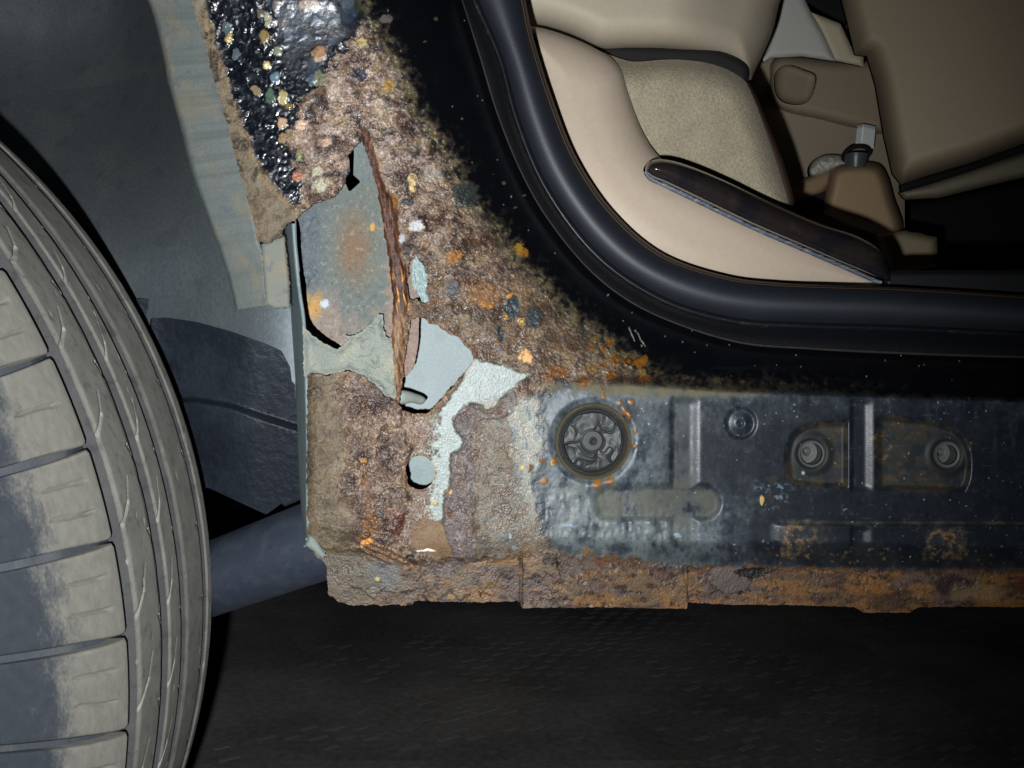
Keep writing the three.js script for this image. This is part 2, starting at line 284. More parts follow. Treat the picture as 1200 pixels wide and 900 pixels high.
spot(622, 549, 3, 5, [110, 82, 50], -0.2); spot(426, 540, 5, 3, [158, 108, 54]); spot(433, 634, 5, 4, [196, 140, 70]); spot(425, 636, 4, 4, [190, 130, 70]); spot(527, 602, 3, 9, [110, 62, 34], 0); spot(443, 679, 4, 3, [160, 140, 80]); spot(530, 700, 5, 3, [146, 108, 50], 0.1); spot(449, 662, 9, 3, [70, 60, 70], 0); spot(447, 633, 8, 5, [70, 60, 68], 0);
spot(668, 616, 8, 2.6, [112, 128, 142], 0.3); spot(598, 628, 2, 4, [130, 142, 150], 0.2); spot(603, 641, 3, 2.6, [112, 122, 130], 0.2); spot(795, 628, 5, 3, [120, 138, 152], 0.3); spot(500, 645, 12, 1.6, [190, 195, 190], 0.2); spot(893, 586, 3, 6, [196, 160, 90], 0.2); spot(1108, 631, 3, 2, OR); spot(1118, 629, 2, 3, OR); spot(941, 554, 2.5, 2.5, [160, 170, 172]); 
spot(488, 266, 8, 7, [158, 162, 165], 0.2); spot(470, 280, 4, 5, [150, 160, 170], 0.2); spot(478, 237, 8, 4, [52, 50, 60], 0); spot(600, 360, 9, 14, [62, 74, 82], -0.1); spot(625, 372, 10, 12, [70, 78, 84], -0.1); spot(586, 392, 4, 11, [56, 66, 74], -0.1); spot(530, 340, 5, 12, [88, 90, 96], -0.1); spot(505, 205, 14, 9, [140, 134, 128], 0); spot(483, 213, 5, 11, [176, 156, 110], 0.1); spot(545, 228, 16, 14, [58, 66, 70], 0); spot(452, 22, 8, 6, [100, 92, 88], 0.1); spot(423, 52, 6, 6, [170, 158, 100], 0); spot(455, 100, 8, 8, [160, 128, 70], 0); spot(421, 87, 9, 8, [48, 58, 78], 0);
for (const [x, y] of [[737, 352], [742, 367], [712, 345], [752, 405], [822, 383], [828, 405], [810, 387], [799, 400], [780, 395], [650, 297], [620, 270], [560, 112], [565, 117], [583, 187], [600, 230], [545, 25], [530, 125], [1077, 428], [1125, 422], [1110, 415], [1037, 422], [1116, 445], [885, 429], [910, 428], [939, 430], [933, 417], [1021, 385], [455, 12], [470, 60], [590, 240]]) spot(x, y, 0.9, 1.2, [120, 124, 124], 0.03);
for (let i = 0; i < 7; i++) spot(738 + i * 1.1, 385 + i * 2.4, 1, 1.6, [170, 178, 180], 0);
for (let i = 0; i < 9; i++) spot(745 + i * 1.3, 388 + i * 2.1, 0.9, 1.4, [190, 190, 170], 0);
{ const r = rng(99); for (let i = 0; i < 10; i++) { const t = r(), x = 560 + 650 * r(), y = x < 760 ? 60 + (x - 540) * 1.5 + 70 * (r() - 0.5) : 395 + 60 * r(); spot(x, y, 0.6 + 0.6 * r(), 0.6 + 0.6 * r(), [110 + 70 * t, 114 + 70 * t, 116 + 60 * t], 0.03); }
  for (let i = 0; i < 130; i++) { const x = 745 + 455 * r(), y = 465 + 195 * r(), t = r(); spot(x, y, 0.5 + 0.7 * r(), 0.5 + 0.9 * r(), [80 + 70 * t, 88 + 70 * t, 94 + 60 * t], 0.04); }
  for (let i = 0; i < 60; i++) { const x = 850 + 350 * r(), y = 640 + 22 * r(); spot(x, y, 1 + 1.4 * r(), 1 + r(), ((t) => [70 + 50 * t, 60 + 42 * t, 44 + 30 * t])(r()), 0.1); }
  for (let i = 0; i < 9; i++) { const t = r(), x = 470 + 120 * t + 40 * r(), y = 60 + 220 * t - 40 * r(); spot(x, y, 1 + 1.6 * r(), 1 + 1.6 * r(), ((t) => [60 + 30 * t, 57 + 28 * t, 44 + 18 * t])(r()), 0.05); } }
const BIN = new Map();
for (const s of SPOTS) for (let i = Math.floor((s.x - s.rx - 3) / 16); i <= Math.floor((s.x + s.rx + 3) / 16); i++) for (let j = Math.floor((s.y - s.ry - 3) / 16); j <= Math.floor((s.y + s.ry + 3) / 16); j++) { const k = i * 1000 + j; if (!BIN.has(k)) BIN.set(k, []); BIN.get(k).push(s); }

const O = { r: 0, g: 0, b: 0, rough: 0.5, h: 0, m: 0 };
function mx(c, t) { if (t <= 0) return; O.r += (c[0] - O.r) * t; O.g += (c[1] - O.g) * t; O.b += (c[2] - O.b) * t; }
const C = { mauve: [103, 81, 67], tan: [122, 101, 73], brown: [88, 58, 39], pale: [160, 146, 133], pit: [34, 26, 23], orange: [138, 92, 48], primer: [124, 135, 133], flake: [104, 96, 95], black: [11, 12, 16], blister: [15, 19, 28], paintedSheen: [58, 70, 92], dirt: [112, 100, 80], bluegrey: [88, 98, 104], navy: [22, 27, 36], olive: [92, 88, 66], tanmix: [114, 106, 92], flange: [114, 88, 66], ochre: [150, 112, 66], umber: [70, 48, 38], grey: [120, 124, 118] };
function surf(a, b) {
  const wx = 4.5 * per(a / 13, b / 13, 1) + 2.2 * per(a / 4.5, b / 4.5, 2), wy = 4.5 * per(a / 13, b / 13, 3) + 2.2 * per(a / 4.5, b / 4.5, 4);
  const A = a + wx, B = b + wy;
  const n1 = fbm(a / 75, b / 75, 3, 5), n2 = fbm(a / 24, b / 24, 3, 6), n3 = fbm(a / 8, b / 8, 3, 7), n4 = per(a / 2.1, b / 2.1, 8), n5 = per(a / 1.05, b / 1.05, 9);
  const rg = ridge((a + wx) / 9, (b + wy) / 9, 3, 10);
  O.r = C.mauve[0]; O.g = C.mauve[1]; O.b = C.mauve[2];
  mx(C.tan, ss(0.05, 0.6, n1 + 0.6 * n2) * 0.7); mx(C.brown, ss(0.05, 0.6, -n2 + 0.5 * n3 - 0.1) * 0.6); mx(C.orange, ss(0.45, 0.75, n2 + 0.5 * n3) * 0.55);
  mx(C.pale, ss(0.15, 0.6, n3 + 0.4 * n4) * 0.5); mx(C.pit, ss(0.3, 0.75, -n3 + 0.45 * n4) * 0.7);
  const fk = worley((A + wx) / 7.5, (B + wy) / 6, 24), fid = fk.id, fe = fk.f2 - fk.f1, fk2 = worley((A + 1.5 * wx) / 19, (B + wy) / 15, 27), gid = fk2.id, ge = fk2.f2 - fk2.f1;
  mx([98, 84, 84], 0.5 * ss(0.55, 0.9, gid)); mx([146, 120, 96], 0.45 * ss(0.42, 0.1, gid)); mx(fid > 0.5 ? C.pale : C.pit, 0.55 * Math.abs(fid - 0.5)); mx(C.pale, 0.5 * ss(0.35, 0.75, rg + 0.3 * n4)); mx(C.pit, 0.6 * ss(0.0, -0.4, rg - 0.25 * n4)); mx(C.pit, 0.6 * ss(0.16, 0.02, fe) * ss(-0.3, 0.3, n3));
  { const t1 = fbm(a / 34 + 9, b / 28, 4, 63), t2 = fbm(a / 30 - 5, b / 34, 4, 66), t3 = fbm(a / 15, b / 13, 4, 69), low = ss(240, 400, b) * ss(470, 400, b - (a - 500) * 0.05);
    mx([82, 56, 42], 0.8 * ss(0.05, 0.45, t1 + 0.2 * low)); mx([132, 82, 40], (0.25 + 0.45 * low) * ss(0.05, 0.45, t3 + 0.3 * t1)); mx([44, 46, 50], 0.75 * ss(0.32, 0.5, fbm(a / 22 + 4, b / 22, 4, 64)) * ss(420, 300, a * 0.2 + b)); mx([146, 133, 122], 0.55 * ss(0.05, 0.5, t2 - 0.15 * low + 0.12 * ss(250, 120, b))); mx([142, 118, 88], 0.6 * ss(0.1, 0.5, -t1 + 0.4 * t3)); mx([60, 45, 40], 0.8 * ss(0.2, 0.5, -t2 + 0.6 * t3)); mx([104, 92, 74], 0.4 * low); }
  const tx = per(gid * 50, 3.3, 2), tilt = tx * per(A / 19, B / 15, 29);
  let rough = 0.5 + 0.18 * n2 - 0.1 * n4 + 0.16 * (gid - 0.5), h = 0.5 * n2 + 0.3 * n3 + 0.55 * rg + 0.16 * n4 + 0.4 * (fid - 0.5) + 1.0 * (gid - 0.5) * ss(0.02, 0.1, ge) + 0.8 * tilt + 0.4 * ss(0, 0.2, fe), m = 0.1 * n4 + 0.07 * n5 + 0.1 * ridge(A / 3.4, B / 3.4, 2, 19);
  let gk = 1;
  const up = ss(3, -3, CR_R(A, B));
  // --- upper panel
  const dk = M_BLIST(A, B), dd = M_DIRT(a + 0.6 * wx, b + 0.6 * wy);
  if (dk < 8) {
    const k = ss(5, -5, dk + 10 * n3 + 16 * n2 * ss(300, 340, a)); gk = 1 - 0.6 * k;
    const w = worley((a + wx) / 5, (b + wy) / 5.8, 3), d1 = w.f1, id = w.id, w2 = worley((a + 0.8 * wx) / 14, (b + wy) / 17, 8), d2 = w2.f1, id2 = w2.id;
    const bump = Math.sqrt(Math.max(0, 1 - (d1 / 0.62) ** 2)), big = id2 > 0.62 ? Math.sqrt(Math.max(0, 1 - (d2 / 0.45) ** 2)) : 0;
    const wet = ss(-0.1, 0.4, n2 + 0.4 * n1);
    h = lerp(h, 0.34 * bump * (0.15 + 0.85 * id * id) + 0.4 * big + 0.22 * n3 + 0.25 * n2, k); m = lerp(m, 0.012 * n4, k);
    rough = lerp(rough, 0.24 + 0.14 * wet, k);
    mx(C.blister, k); mx([50, 57, 66], k * ss(0.0, 0.5, fbm(a / 12, b / 12, 4, 22)) * 0.7); mx([150, 160, 170], k * ss(0.35, 0.7, n3 + 0.4 * n4) * 0.5);
    if (id2 > 0.86 && big > 0.25) mx(id2 > 0.95 ? [142, 128, 96] : id2 > 0.9 ? [92, 104, 108] : [112, 100, 88], k * ss(0.25, 0.5, big) * 0.85);
    const sh = ss(4, -22, M_SHEEN(A, B) + 18 * n2); if (sh > 0) { mx(C.paintedSheen, k * sh * ss(-0.25, 0.6, fbm(a / 16, b / 30, 4, 21) + 0.2) * 0.75); rough = lerp(rough, 0.3, k * sh); h *= 1 - 0.8 * k * sh; }  // flash sheen painted into the blister colour; gloss and relief smoothed too
  } else if (up > 0.5 && a < 560 && b < 230) { const q = ss(-0.1, 0.5, fbm(a / 11, b / 11, 3, 33)) * ss(270, 140, b); mx([184, 176, 178], q * 0.4); rough -= 0.1 * q; };  // glints on the upper rust painted in as pale colour, roughness lowered
  const bk = M_BLACK(A, B);
  if (bk < 26) {
    const spk = fbm(a / 9, b / 9, 4, 51), k = ss(9, -12, bk + 15 * spk), tr = ss(26, 2, bk) * (1 - k);
    mx([98, 92, 62], tr * ss(-0.1, 0.35, spk + 0.2) * 0.75); mx([40, 46, 48], tr * ss(0.05, 0.4, -spk + 0.1) * 0.8);
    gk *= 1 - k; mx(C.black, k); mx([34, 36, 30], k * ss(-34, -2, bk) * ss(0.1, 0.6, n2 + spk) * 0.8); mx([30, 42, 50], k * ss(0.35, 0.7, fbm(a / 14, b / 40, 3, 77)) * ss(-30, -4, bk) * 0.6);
    rough = lerp(rough, 0.26 + 0.1 * n2, k); h *= 1 - 0.96 * k; m *= 1 - 0.95 * k;
  }
  if (dd < 8) {
    const k = ss(4, -7, dd + 4 * n3), pits = ss(0.62, 0.35, worley((a + wx) / 4.2, (b + wy) / 5.5, 12).f1) * ss(-26, -8, M_DIRT(a, b)) * ss(0.0, 0.4, per(a / 16, b / 16, 61));
    mx(C.dirt, k * 0.92); mx([92, 70, 50], k * ss(0.0, 0.5, n2 + 0.5 * n3) * 0.7); mx([116, 112, 100], k * ss(0.1, 0.5, fbm(a / 18, b / 30, 3, 115)) * 0.6); mx([134, 112, 80], k * ss(5, 1, Math.abs(dd + 4)) * 0.6); mx([60, 50, 40], k * pits * 0.75); h = lerp(h, 0.35 * n2 + 0.3 * n3 + 0.2 * rg - 0.6 * pits, k); rough = lerp(rough, 0.7, k);
  }
  // --- lower panel
  const lo = 1 - up, st = STEP_R(A, B), ft = FT_R(A, B);
  if (b > 400) {
    if (a < 640) {
      const right = ss(-1.5, 1.5, st), tn = ss(12, -18, M_TAN(A, B) + 9 * n2); 
      if (a < 500) { mx([104, 94, 72], tn * 0.7 * (1 - right) * (0.7 + 0.3 * ss(-0.4, 0.3, n3))); h *= 1 - 0.35 * tn; rough = lerp(rough, 0.7, tn * (1 - right)); mx([126, 110, 100], (1 - right) * (1 - tn) * ss(0.1, 0.6, n2 + 0.3 * n4) * 0.35); mx([92, 66, 50], (1 - right) * (1 - tn) * ss(-0.2, 0.4, n3 - 0.4 * n2) * 0.5); }
      h += 1.3 * (1 - right) * lo * ss(655, 600, b) * ss(540, 480, a);
      const pl = ss(4, -6, M_PLATE(A, B));
      if (pl > 0) { mx([118, 92, 76], pl * 0.6); mx([128, 134, 124], pl * ss(-0.25, 0.4, n3 + 0.6 * n4 - 0.25 + 0.6 * ss(492, 516, a)) * 0.9); mx([92, 54, 44], pl * ss(0.35, 0.7, -n2 + 0.4 * n4) * 0.7); h = lerp(h, 0.22 * n3 + 0.14 * n4, pl); }
      const mud = ss(3, -8, M_MUD(A, B)); mx([122, 94, 66], mud * 0.85); mx([128, 122, 84], mud * ss(0.1, 0.5, n2) * 0.4); h = lerp(h, 0.1 * n3, mud); rough = lerp(rough, 0.7, mud);
      const s1 = 0.8 * ss(2, -2, M_STREAK(A, B)) + ss(3, -4, M_STREAK2(A, B)) * 0.75; mx([122, 86, 54], s1 * 0.85); mx([88, 58, 38], s1 * ss(0, 0.4, n3) * 0.6); h -= 0.5 * s1 * ss(640, 560, b) * 0.5; rough = lerp(rough, 0.4, s1 * 0.5);
      mx([104, 32, 30], ss(4, -2, M_RED(A, B) + 5 * n3) * 0.8 * ss(-0.2, 0.3, n4 + n3));
      mx([116, 60, 40], ss(12, 5, Math.hypot((a - 490) / 1.3, b - 508)) * ss(0, 0.5, n3 + 0.3 * n4) * 0.8);
      // creased folds at the foot of the panel
      if (a > 405 && a < 500 && b > 630 && b < 690) { const t = (b - 640) - (a - 420) * 0.46, k = ss(24, 8, Math.abs(t)) * ss(405, 430, a) * ss(498, 470, a); h += k * (1.0 * Math.sin((t + 2 * n2) * 0.85) * 0.5); mx([104, 74, 42], k * ss(0.2, -0.8, Math.sin((t + 2 * n2) * 0.85)) * 0.7); }
      const pr = M_PRIMER(a + 0.5 * wx + 1.6 * n4, b + 0.5 * wy + 1.6 * n5) + 1.5 * n3, kp = ss(1.0, -1.0, pr) * (1 - ss(0.1, -0.25, n3 + 0.5 * n4 + ss(500, 530, a - (b - 490) * -0.05) * 1.2 - 0.25));
      if (kp > 0) { mx(C.primer, kp); mx([150, 160, 150], kp * ss(0.2, 0.6, n3 + 0.4 * n4) * 0.5); mx([168, 160, 130], kp * ss(-2, -1, pr) * ss(0.2, 0.6, n2 - ss(520, 500, a) * 0.2) * 0.5 + kp * ss(540, 500, a) * 0.25 * ss(0, 0.5, n3)); mx([112, 96, 84], kp * ss(0.5, 0.75, per(a / 3, b / 3, 71) + 0.5 * n2) * 0.7); gk *= 1 - 0.6 * kp; rough = lerp(rough, 0.45, kp); h = lerp(h, 0.1 * n2 + 0.06 * n3 + 0.03 * n4 - 0.5, kp); m = lerp(m, 0.05 * n4 + 0.03 * n5, kp); }
      const fl = M_FLAKE(a + 0.5 * wx + 1.6 * n4, b + 0.5 * wy + 1.6 * n5) + 1.5 * n3, kf = ss(0.8, -0.8, fl);
      if (kf > 0) { mx(C.flake, kf * (0.55 + 0.45 * ss(-22, -4, fl))); mx([136, 122, 116], kf * ss(0.1, 0.5, n3) * 0.5); mx([70, 60, 60], kf * ss(0.2, 0.5, -n3 + 0.3 * n4) * 0.6); mx([116, 84, 70], kf * ss(0.1, 0.6, per(a / 7, b / 40, 15)) * 0.5); h += 0.75 * kf; }
      h += 0.7 * lo * ss(540, 556, a) * ss(636, 600, a) * (1 - kf) * ss(3, 6, pr) * ss(462, 474, b);
      const p2 = ss(1, -1, M_PRIM2(a + 0.4 * wx, b + 0.4 * wy)); mx(C.primer, p2); h -= 0.3 * p2;
    }
    const mid = ss(548, 566, A) * ss(690, 640, A) * lo * ss(462, 474, B) * ss(6, -6, ft);
    if (mid > 0 && M_FLAKE(a, b) > -3) { mx(C.tanmix, mid * 0.75); mx([88, 80, 76], mid * ss(0.0, 0.5, -n2 + 0.2 * n1) * 0.65); mx([96, 106, 108], mid * ss(0.1, 0.5, n2 + 0.5 * n1) * 0.5); mx([116, 88, 68], mid * ss(0.1, 0.5, fbm(a / 20, b / 30, 3, 83)) * 0.5); mx([70, 72, 74], mid * ss(0.5, 0.7, n3 + 0.3 * n4) * 0.8); h *= 1 - 0.55 * mid; }
    const pale = ss(8, -14, M_PALE(A, B) + 10 * n2); mx([142, 146, 140], pale * 0.75); mx([92, 108, 122], pale * ss(0.1, 0.5, fbm(a / 8, b / 22, 3, 85)) * 0.8);
    const pt = M_PAINT(A, B), kp = ss(9, -9, pt + 10 * n2) * lo;
    if (kp > 0) {
      const dkk = ss(20, -70, M_DARK(A, B) + 16 * n2), ripple = ss(8, -10, M_WRINK(A, B));
      const rx = fbm(a / 15, b / 30, 3, 91);
      const fd = fbm(a / 5, b / 7, 4, 94), dust = ss(-0.95, 0.5, 0.8 * n2 + 0.6 * fbm(a / 40, b / 25, 6, 93) + 0.35 * fd) * (1 - dkk * 0.72), drip = ss(0.1, 0.7, fbm(a / 12, b / 90, 3, 95)) * 0.5 * dkk;
      mx(C.navy, kp); mx(C.bluegrey, kp * (0.25 + 0.75 * dust) * (1 - 0.62 * dkk)); mx([70, 84, 92], kp * drip * ss(620, 480, b)); mx([58, 62, 56], kp * ss(0.1, 0.6, n1 + 0.5 * n2) * 0.45 * (1 - 0.5 * dkk));
      mx([44, 56, 74], kp * ss(0.2, 0.6, fbm(a / 30, b / 30, 3, 97)) * 0.4 * (1 - dkk * 0.6)); mx([108, 114, 112], kp * ripple * 0.6 * (1 - dkk) * ss(-0.5, 0.2, n2)); gk *= 1 - 0.75 * kp;
      h = lerp(h, 0.05 * n2 + ripple * (0.5 * rx + 0.06 * fbm(a / 6, b / 8, 2, 92)) + (1 - dkk) * 0.12 * n3, kp); m = lerp(m, 0.01 * n4 + 0.006 * n5, kp); rough = lerp(rough, 0.36 + 0.16 * dust, kp);
      mx([110, 120, 124], kp * ss(0.28, 0.6, fd + 0.3 * n2) * 0.4 * (1 - 0.5 * dkk)); mx([16, 20, 28], kp * ss(0.25, 0.55, -fd) * 0.3); const ol = ss(0.2, 1.9, CROSS(A, B) + 0.5 * n3 + 0.4 * n2) * ss(870, 840, a) * (0.45 + 0.55 * ss(552, 566, b) * ss(622, 606, b)) * ss(-0.5, 0.3, n2 + 0.2 + 0.4 * fd); mx([78, 78, 66], kp * ol * 0.7); rough = lerp(rough, 0.75, ol * kp * 0.8);
      const mt = M_MOUNT_edge(a, b); if (mt) { const e = ss(5, 0.5, Math.abs(mt + 1.5 + 2 * n3)); mx([92, 72, 52], kp * e * 0.75 * ss(-0.2, 0.3, n2 + 0.5 * fd)); if (mt < 0) { mx([62, 58, 46], kp * 0.7 * ss(-0.3, 0.4, n2 + 0.2)); mx([92, 70, 48], kp * ss(0.1, 0.5, n3 + 0.3 * n2) * 0.6); const q = Math.min(Math.hypot(a - 951, b - 532), Math.hypot(a - 1110, b - 533)); mx([28, 32, 34], kp * ss(32, 22, q) * 0.8); mx([92, 98, 100], kp * ss(17, 14.5, q)); } const q2 = Math.hypot(a - 1030, b - 524); mx([130, 92, 66], kp * ss(4, 1, Math.abs(q2 - 13)) * ss(-0.2, 0.3, n3) * 0.7); rough = lerp(rough, 0.6, kp * ss(2, -2, mt)); }
      const rust = Math.max(ss(3, -5, M_PATCH1(A, B)) * ss(985, 930, a + 20 * n2), ss(3, -5, M_PATCH2(A, B))); mx([92, 76, 58], kp * rust * ss(-0.15, 0.35, n3 + 0.5 * n2 + 0.1) * 0.9); mx([146, 112, 72], kp * rust * ss(0.1, 0.5, n3) * 0.6); mx([50, 42, 38], kp * rust * ss(0.15, 0.5, -n3) * 0.6); h += 0.15 * kp * rust * n3; rough = lerp(rough, 0.7, kp * rust);
      const sc = ss(6, -9, M_SCALD(A, B) + 8 * n3); mx([110, 128, 140], kp * sc * ss(0, 0.5, n3 + 0.4 * n2) * 0.9); mx([72, 62, 48], kp * sc * ss(0.1, 0.5, -n2) * 0.6);
      const line = ss(3, 0.5, Math.abs(b - 613 + n3)) * ss(910, 930, a); mx([96, 90, 72], kp * line * (0.35 + 0.5 * ss(-0.2, 0.4, n2)));  // highlight along the ledge painted as a paler line
      // fine scratches and splash streaks
      const scr = per(a / 26 + b / 5, b / 4 - a / 40, 87); mx([90, 98, 104], kp * ss(0.72, 0.8, scr) * 0.35);
      const splash = ss(0.32, 0.7, fbm(a / 26, b / 12, 4, 79)) * ss(900, 1000, a) * ss(560, 480, b); mx([84, 96, 104], kp * splash * 0.55);
    }
    const ol = ss(3, -6, M_OLIVE(A, B) + 4 * n3); mx([104, 96, 68], ol * 0.8 * ss(-0.6, 0.1, n2 + 0.2)); rough = lerp(rough, 0.8, ol); h *= 1 - 0.6 * ol;
    if (ft > -14 && b > 600) {
      const soil = ss(-12, 0, ft + 8 * n3) * ss(790, 720, a), k = Math.max(ss(-1.5, 2, ft + 1.5 * n3), soil), rt = ss(700, 1000, a);
      const pl1 = worley((a + 3 * wx) / 60, (b + 3 * wy) / 26, 17), pid = pl1.id, pe = pl1.f2 - pl1.f1, v1 = fbm(a / 26, b / 13, 4, 105), v2 = fbm(a / 50, b / 16, 4, 107), v3 = fbm(a / 12, b / 8, 4, 109);
      mx(lerp(0, 1, rt) > 0.5 ? [84, 60, 42] : [88, 64, 46], k * 0.95); mx([104, 88, 68], k * ss(0.2, 0.9, pid) * (0.8 - 0.5 * rt)); mx([92, 78, 74], k * ss(0.42, 0.2, pid) * 0.75);
      mx([62, 42, 32], k * ss(0.05, 0.45, v1) * 0.8); mx([128, 88, 44], k * ss(-0.05, 0.45, v2 + 0.35 * ss(26, 46, ft) * ss(-0.1, 0.3, per(a / 60, 0.5, 5)) + 0.12 * rt) * 0.85); mx([112, 98, 78], k * ss(0.2, 0.55, v3 - 0.2 * rt) * 0.6); mx([46, 32, 26], k * ss(0.2, 0.5, -v3 + 0.3 * v1) * 0.7); mx([96, 46, 26], k * ss(0.25, 0.5, fbm(a / 18, b / 12, 3, 111)) * 0.5);
      mx([40, 28, 23], k * ss(8, 0, ft) * ss(700, 800, a) * 0.7 * ss(-0.3, 0.2, v3 + 0.2));  // shade in the groove under the sill painted into the flange colour
      if (a < 470) { mx([92, 82, 62], k * ss(470, 425, a) * 0.75); mx([88, 90, 90], k * ss(26, 10, Math.hypot((a - 452) / 1.3, b - 672) + 6 * n2) * 0.8); const q = Math.hypot((a - 402) / 1.4, b - 682); mx([104, 78, 52], k * ss(3, 1, Math.abs(q - 6)) * 0.6); }
      if (a > 812 && a < 900) { const q = Math.hypot((a - 857) / 1.5, b - 678) + 7 * n2 + 4 * n3; mx([88, 77, 71], k * ss(17, 15.5, q)); mx([48, 38, 34], k * ss(2, 0.5, Math.abs(q - 17)) * 0.7); h += 0.4 * k * ss(17, 15.5, q); }
      { const q = Math.hypot((a - 1115) / 2.4, b - 686) + 6 * n2; mx([52, 38, 36], k * ss(14, 8, q)); const q2 = Math.hypot((a - 1150) / 3, b - 694) + 8 * n2; mx([134, 112, 80], k * ss(14, 6, q2) * 0.7); const q3 = Math.hypot((a - 1040) / 2.6, b - 708) + 3 * n2; mx([74, 52, 36], k * ss(11, 7, q3) * 0.7); }
      const crack = ss(0.035, 0.0, pe) * ss(-0.1, 0.2, per(a / 50, b / 30, 18));
      mx([40, 29, 24], k * crack * 0.8);
      h = lerp(h, 0.2 * n2 + 0.12 * n3 + 0.05 * n4 - 0.4 * crack + 0.5 * (pid - 0.5) + 0.1 * v3, k); m = lerp(m, 0.07 * n4 + 0.05 * n5, k); rough = lerp(rough, 0.55 + 0.14 * n2, k);
      const seam = ss(2.2, 0.5, Math.abs(a - 611 + 1.5 * n3)) + ss(1.6, 0.4, Math.abs(a - 806 - (b - 690) * 0.2 + 2 * n3)); h -= 0.5 * k * seam; if (a > 612 && a < 806) h += 0.5 * k;
      const hole = Math.max(ss(7, 4, Math.hypot((a - 882) / 3.2, b - 671 - 3 * n2) + 4 * n3), ss(2.6, 1.6, Math.hypot(a - 869, b - 695))); mx([16, 12, 10], hole); h -= 0.7 * hole;
    }
  }
  // folded rust ridge beside the torn opening
  const rd = RIDGE_R(a + 0.5 * wx, b + 0.3 * wy);
  if (rd < 3) {
    const k = ss(1.5, -1.5, rd), fib = fbm((a - 0.12 * b) / 3.2, b / 16, 3, 121), low = ss(345, 385, b);
    mx([96, 56, 34], k); mx([142, 86, 40], k * ss(0.1, 0.5, fib) * 0.8); mx([54, 30, 22], k * ss(0.05, 0.5, -fib) * 0.8); mx([200, 140, 50], k * ss(0.2, 0.5, fib + 0.5 * n2) * ss(300, 345, b) * ss(395, 350, b)); mx([150, 124, 90], k * low * (0.45 + 0.4 * ss(-0.2, 0.4, fib)));
    h = lerp(h, 0.7 * fib + 0.25 * n3, k); m = lerp(m, 0.05 * n4, k); rough = lerp(rough, 0.6, k);
  }
  // raw edges of the holes
  const ha = Math.min(HA_R(a, b), HC_R(a, b)); if (ha < 5 && ha > -3) mx([126, 84, 50], ss(4.5, 1, ha + 2 * n3) * 0.55 * ss(-0.2, 0.3, n2 + 0.15));
  const list = BIN.get(Math.floor(a / 16) * 1000 + Math.floor(b / 16));
  if (list) for (const s of list) {
    const q = Math.hypot((a + 0.35 * wx - s.x) / s.rx, (b + 0.35 * wy - s.y) / s.ry); if (q > 1.5) continue;
    const k = ss(1.15, 0.75, q + 0.45 * n3 + 0.2 * n4); mx(s.c, k * (s.h === 0 ? 0.75 : 0.95)); mx([s.c[0] * 0.6, s.c[1] * 0.55, s.c[2] * 0.5], k * ss(0.1, 0.5, n3 + 0.3 * n4) * 0.5 * (s.rx > 3));
    if (s.ring) mx([s.c[0] * 0.5, s.c[1] * 0.45, s.c[2] * 0.45], k * ss(0.25, 0.05, Math.abs(q - 0.55)) * 0.7);
    h += k * s.h * Math.sqrt(Math.max(0, 1 - q * q * 0.8)); 
  }
  const lum = Math.min((O.r + O.g + O.b) / 3, 145), ct = lerp(1, Math.pow(Math.max(lum, 8) / 104, 0.5) * 0.95, clamp(gk) * (1 - 0.4 * ss(640, 700, a) * ss(470, 480, b))); O.r *= ct; O.g *= ct * 0.985; O.b *= ct * 0.965;
  const gr = 1 + gk * (0.1 * n4 + 0.12 * n5) + 0.05 * n5; O.r *= gr; O.g *= gr; O.b *= gr;
  O.rough = clamp(rough, 0.14, 0.95); O.h = h; O.m = m;
  return O;
}
function M_MOUNT_edge(a, b) { if (a < 905 || a > 1155 || b < 478 || b > 592) return 0; return MOUNT(a, b) || 0.001; }

// bake the surface to maps laid flat over the panel in metres
const X0 = P(205, 450, 0)[0], X1 = P(1222, 450, 0)[0], Y1 = P(700, -22, 0.012)[1] + 0.004, Y0 = P(700, 726, 0)[1] - 0.012;
const TW = 2048, TH = 1536;
const panelMat = mat(0xffffff, 1, { ior: 1.5 });
{
  const col = new Uint8Array(TW * TH * 4), rgh = new Uint8Array(TW * TH * 4), bmp = new Uint8Array(TW * TH * 4);
  for (let j = 0; j < TH; j++) for (let i = 0; i < TW; i++) {
    const x = X0 + (X1 - X0) * (i + 0.5) / TW, y = Y0 + (Y1 - Y0) * (j + 0.5) / TH;
    let p = toPx(x, y, 0); p = toPx(x, y, macro(p[0], p[1])); p = toPx(x, y, macro(p[0], p[1]));
    const k = 4 * (j * TW + i), [a, b] = p;
    col[k + 3] = rgh[k + 3] = bmp[k + 3] = 255;
    if (SKIN_R(a, b) > 14) { col[k] = 110; col[k + 1] = 84; col[k + 2] = 66; rgh[k] = rgh[k + 1] = 150; bmp[k] = bmp[k + 1] = bmp[k + 2] = 128; continue; }
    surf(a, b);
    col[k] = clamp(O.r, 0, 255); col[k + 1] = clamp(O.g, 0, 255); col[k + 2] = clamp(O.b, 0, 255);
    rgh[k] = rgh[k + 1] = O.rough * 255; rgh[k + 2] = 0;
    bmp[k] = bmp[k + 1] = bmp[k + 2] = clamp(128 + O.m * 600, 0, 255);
  }
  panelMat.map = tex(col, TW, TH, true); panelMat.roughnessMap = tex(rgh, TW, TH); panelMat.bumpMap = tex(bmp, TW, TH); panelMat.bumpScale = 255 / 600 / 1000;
}
const uvPanel = (x, y) => [(x - X0) / (X1 - X0), (y - Y0) / (Y1 - Y0)];
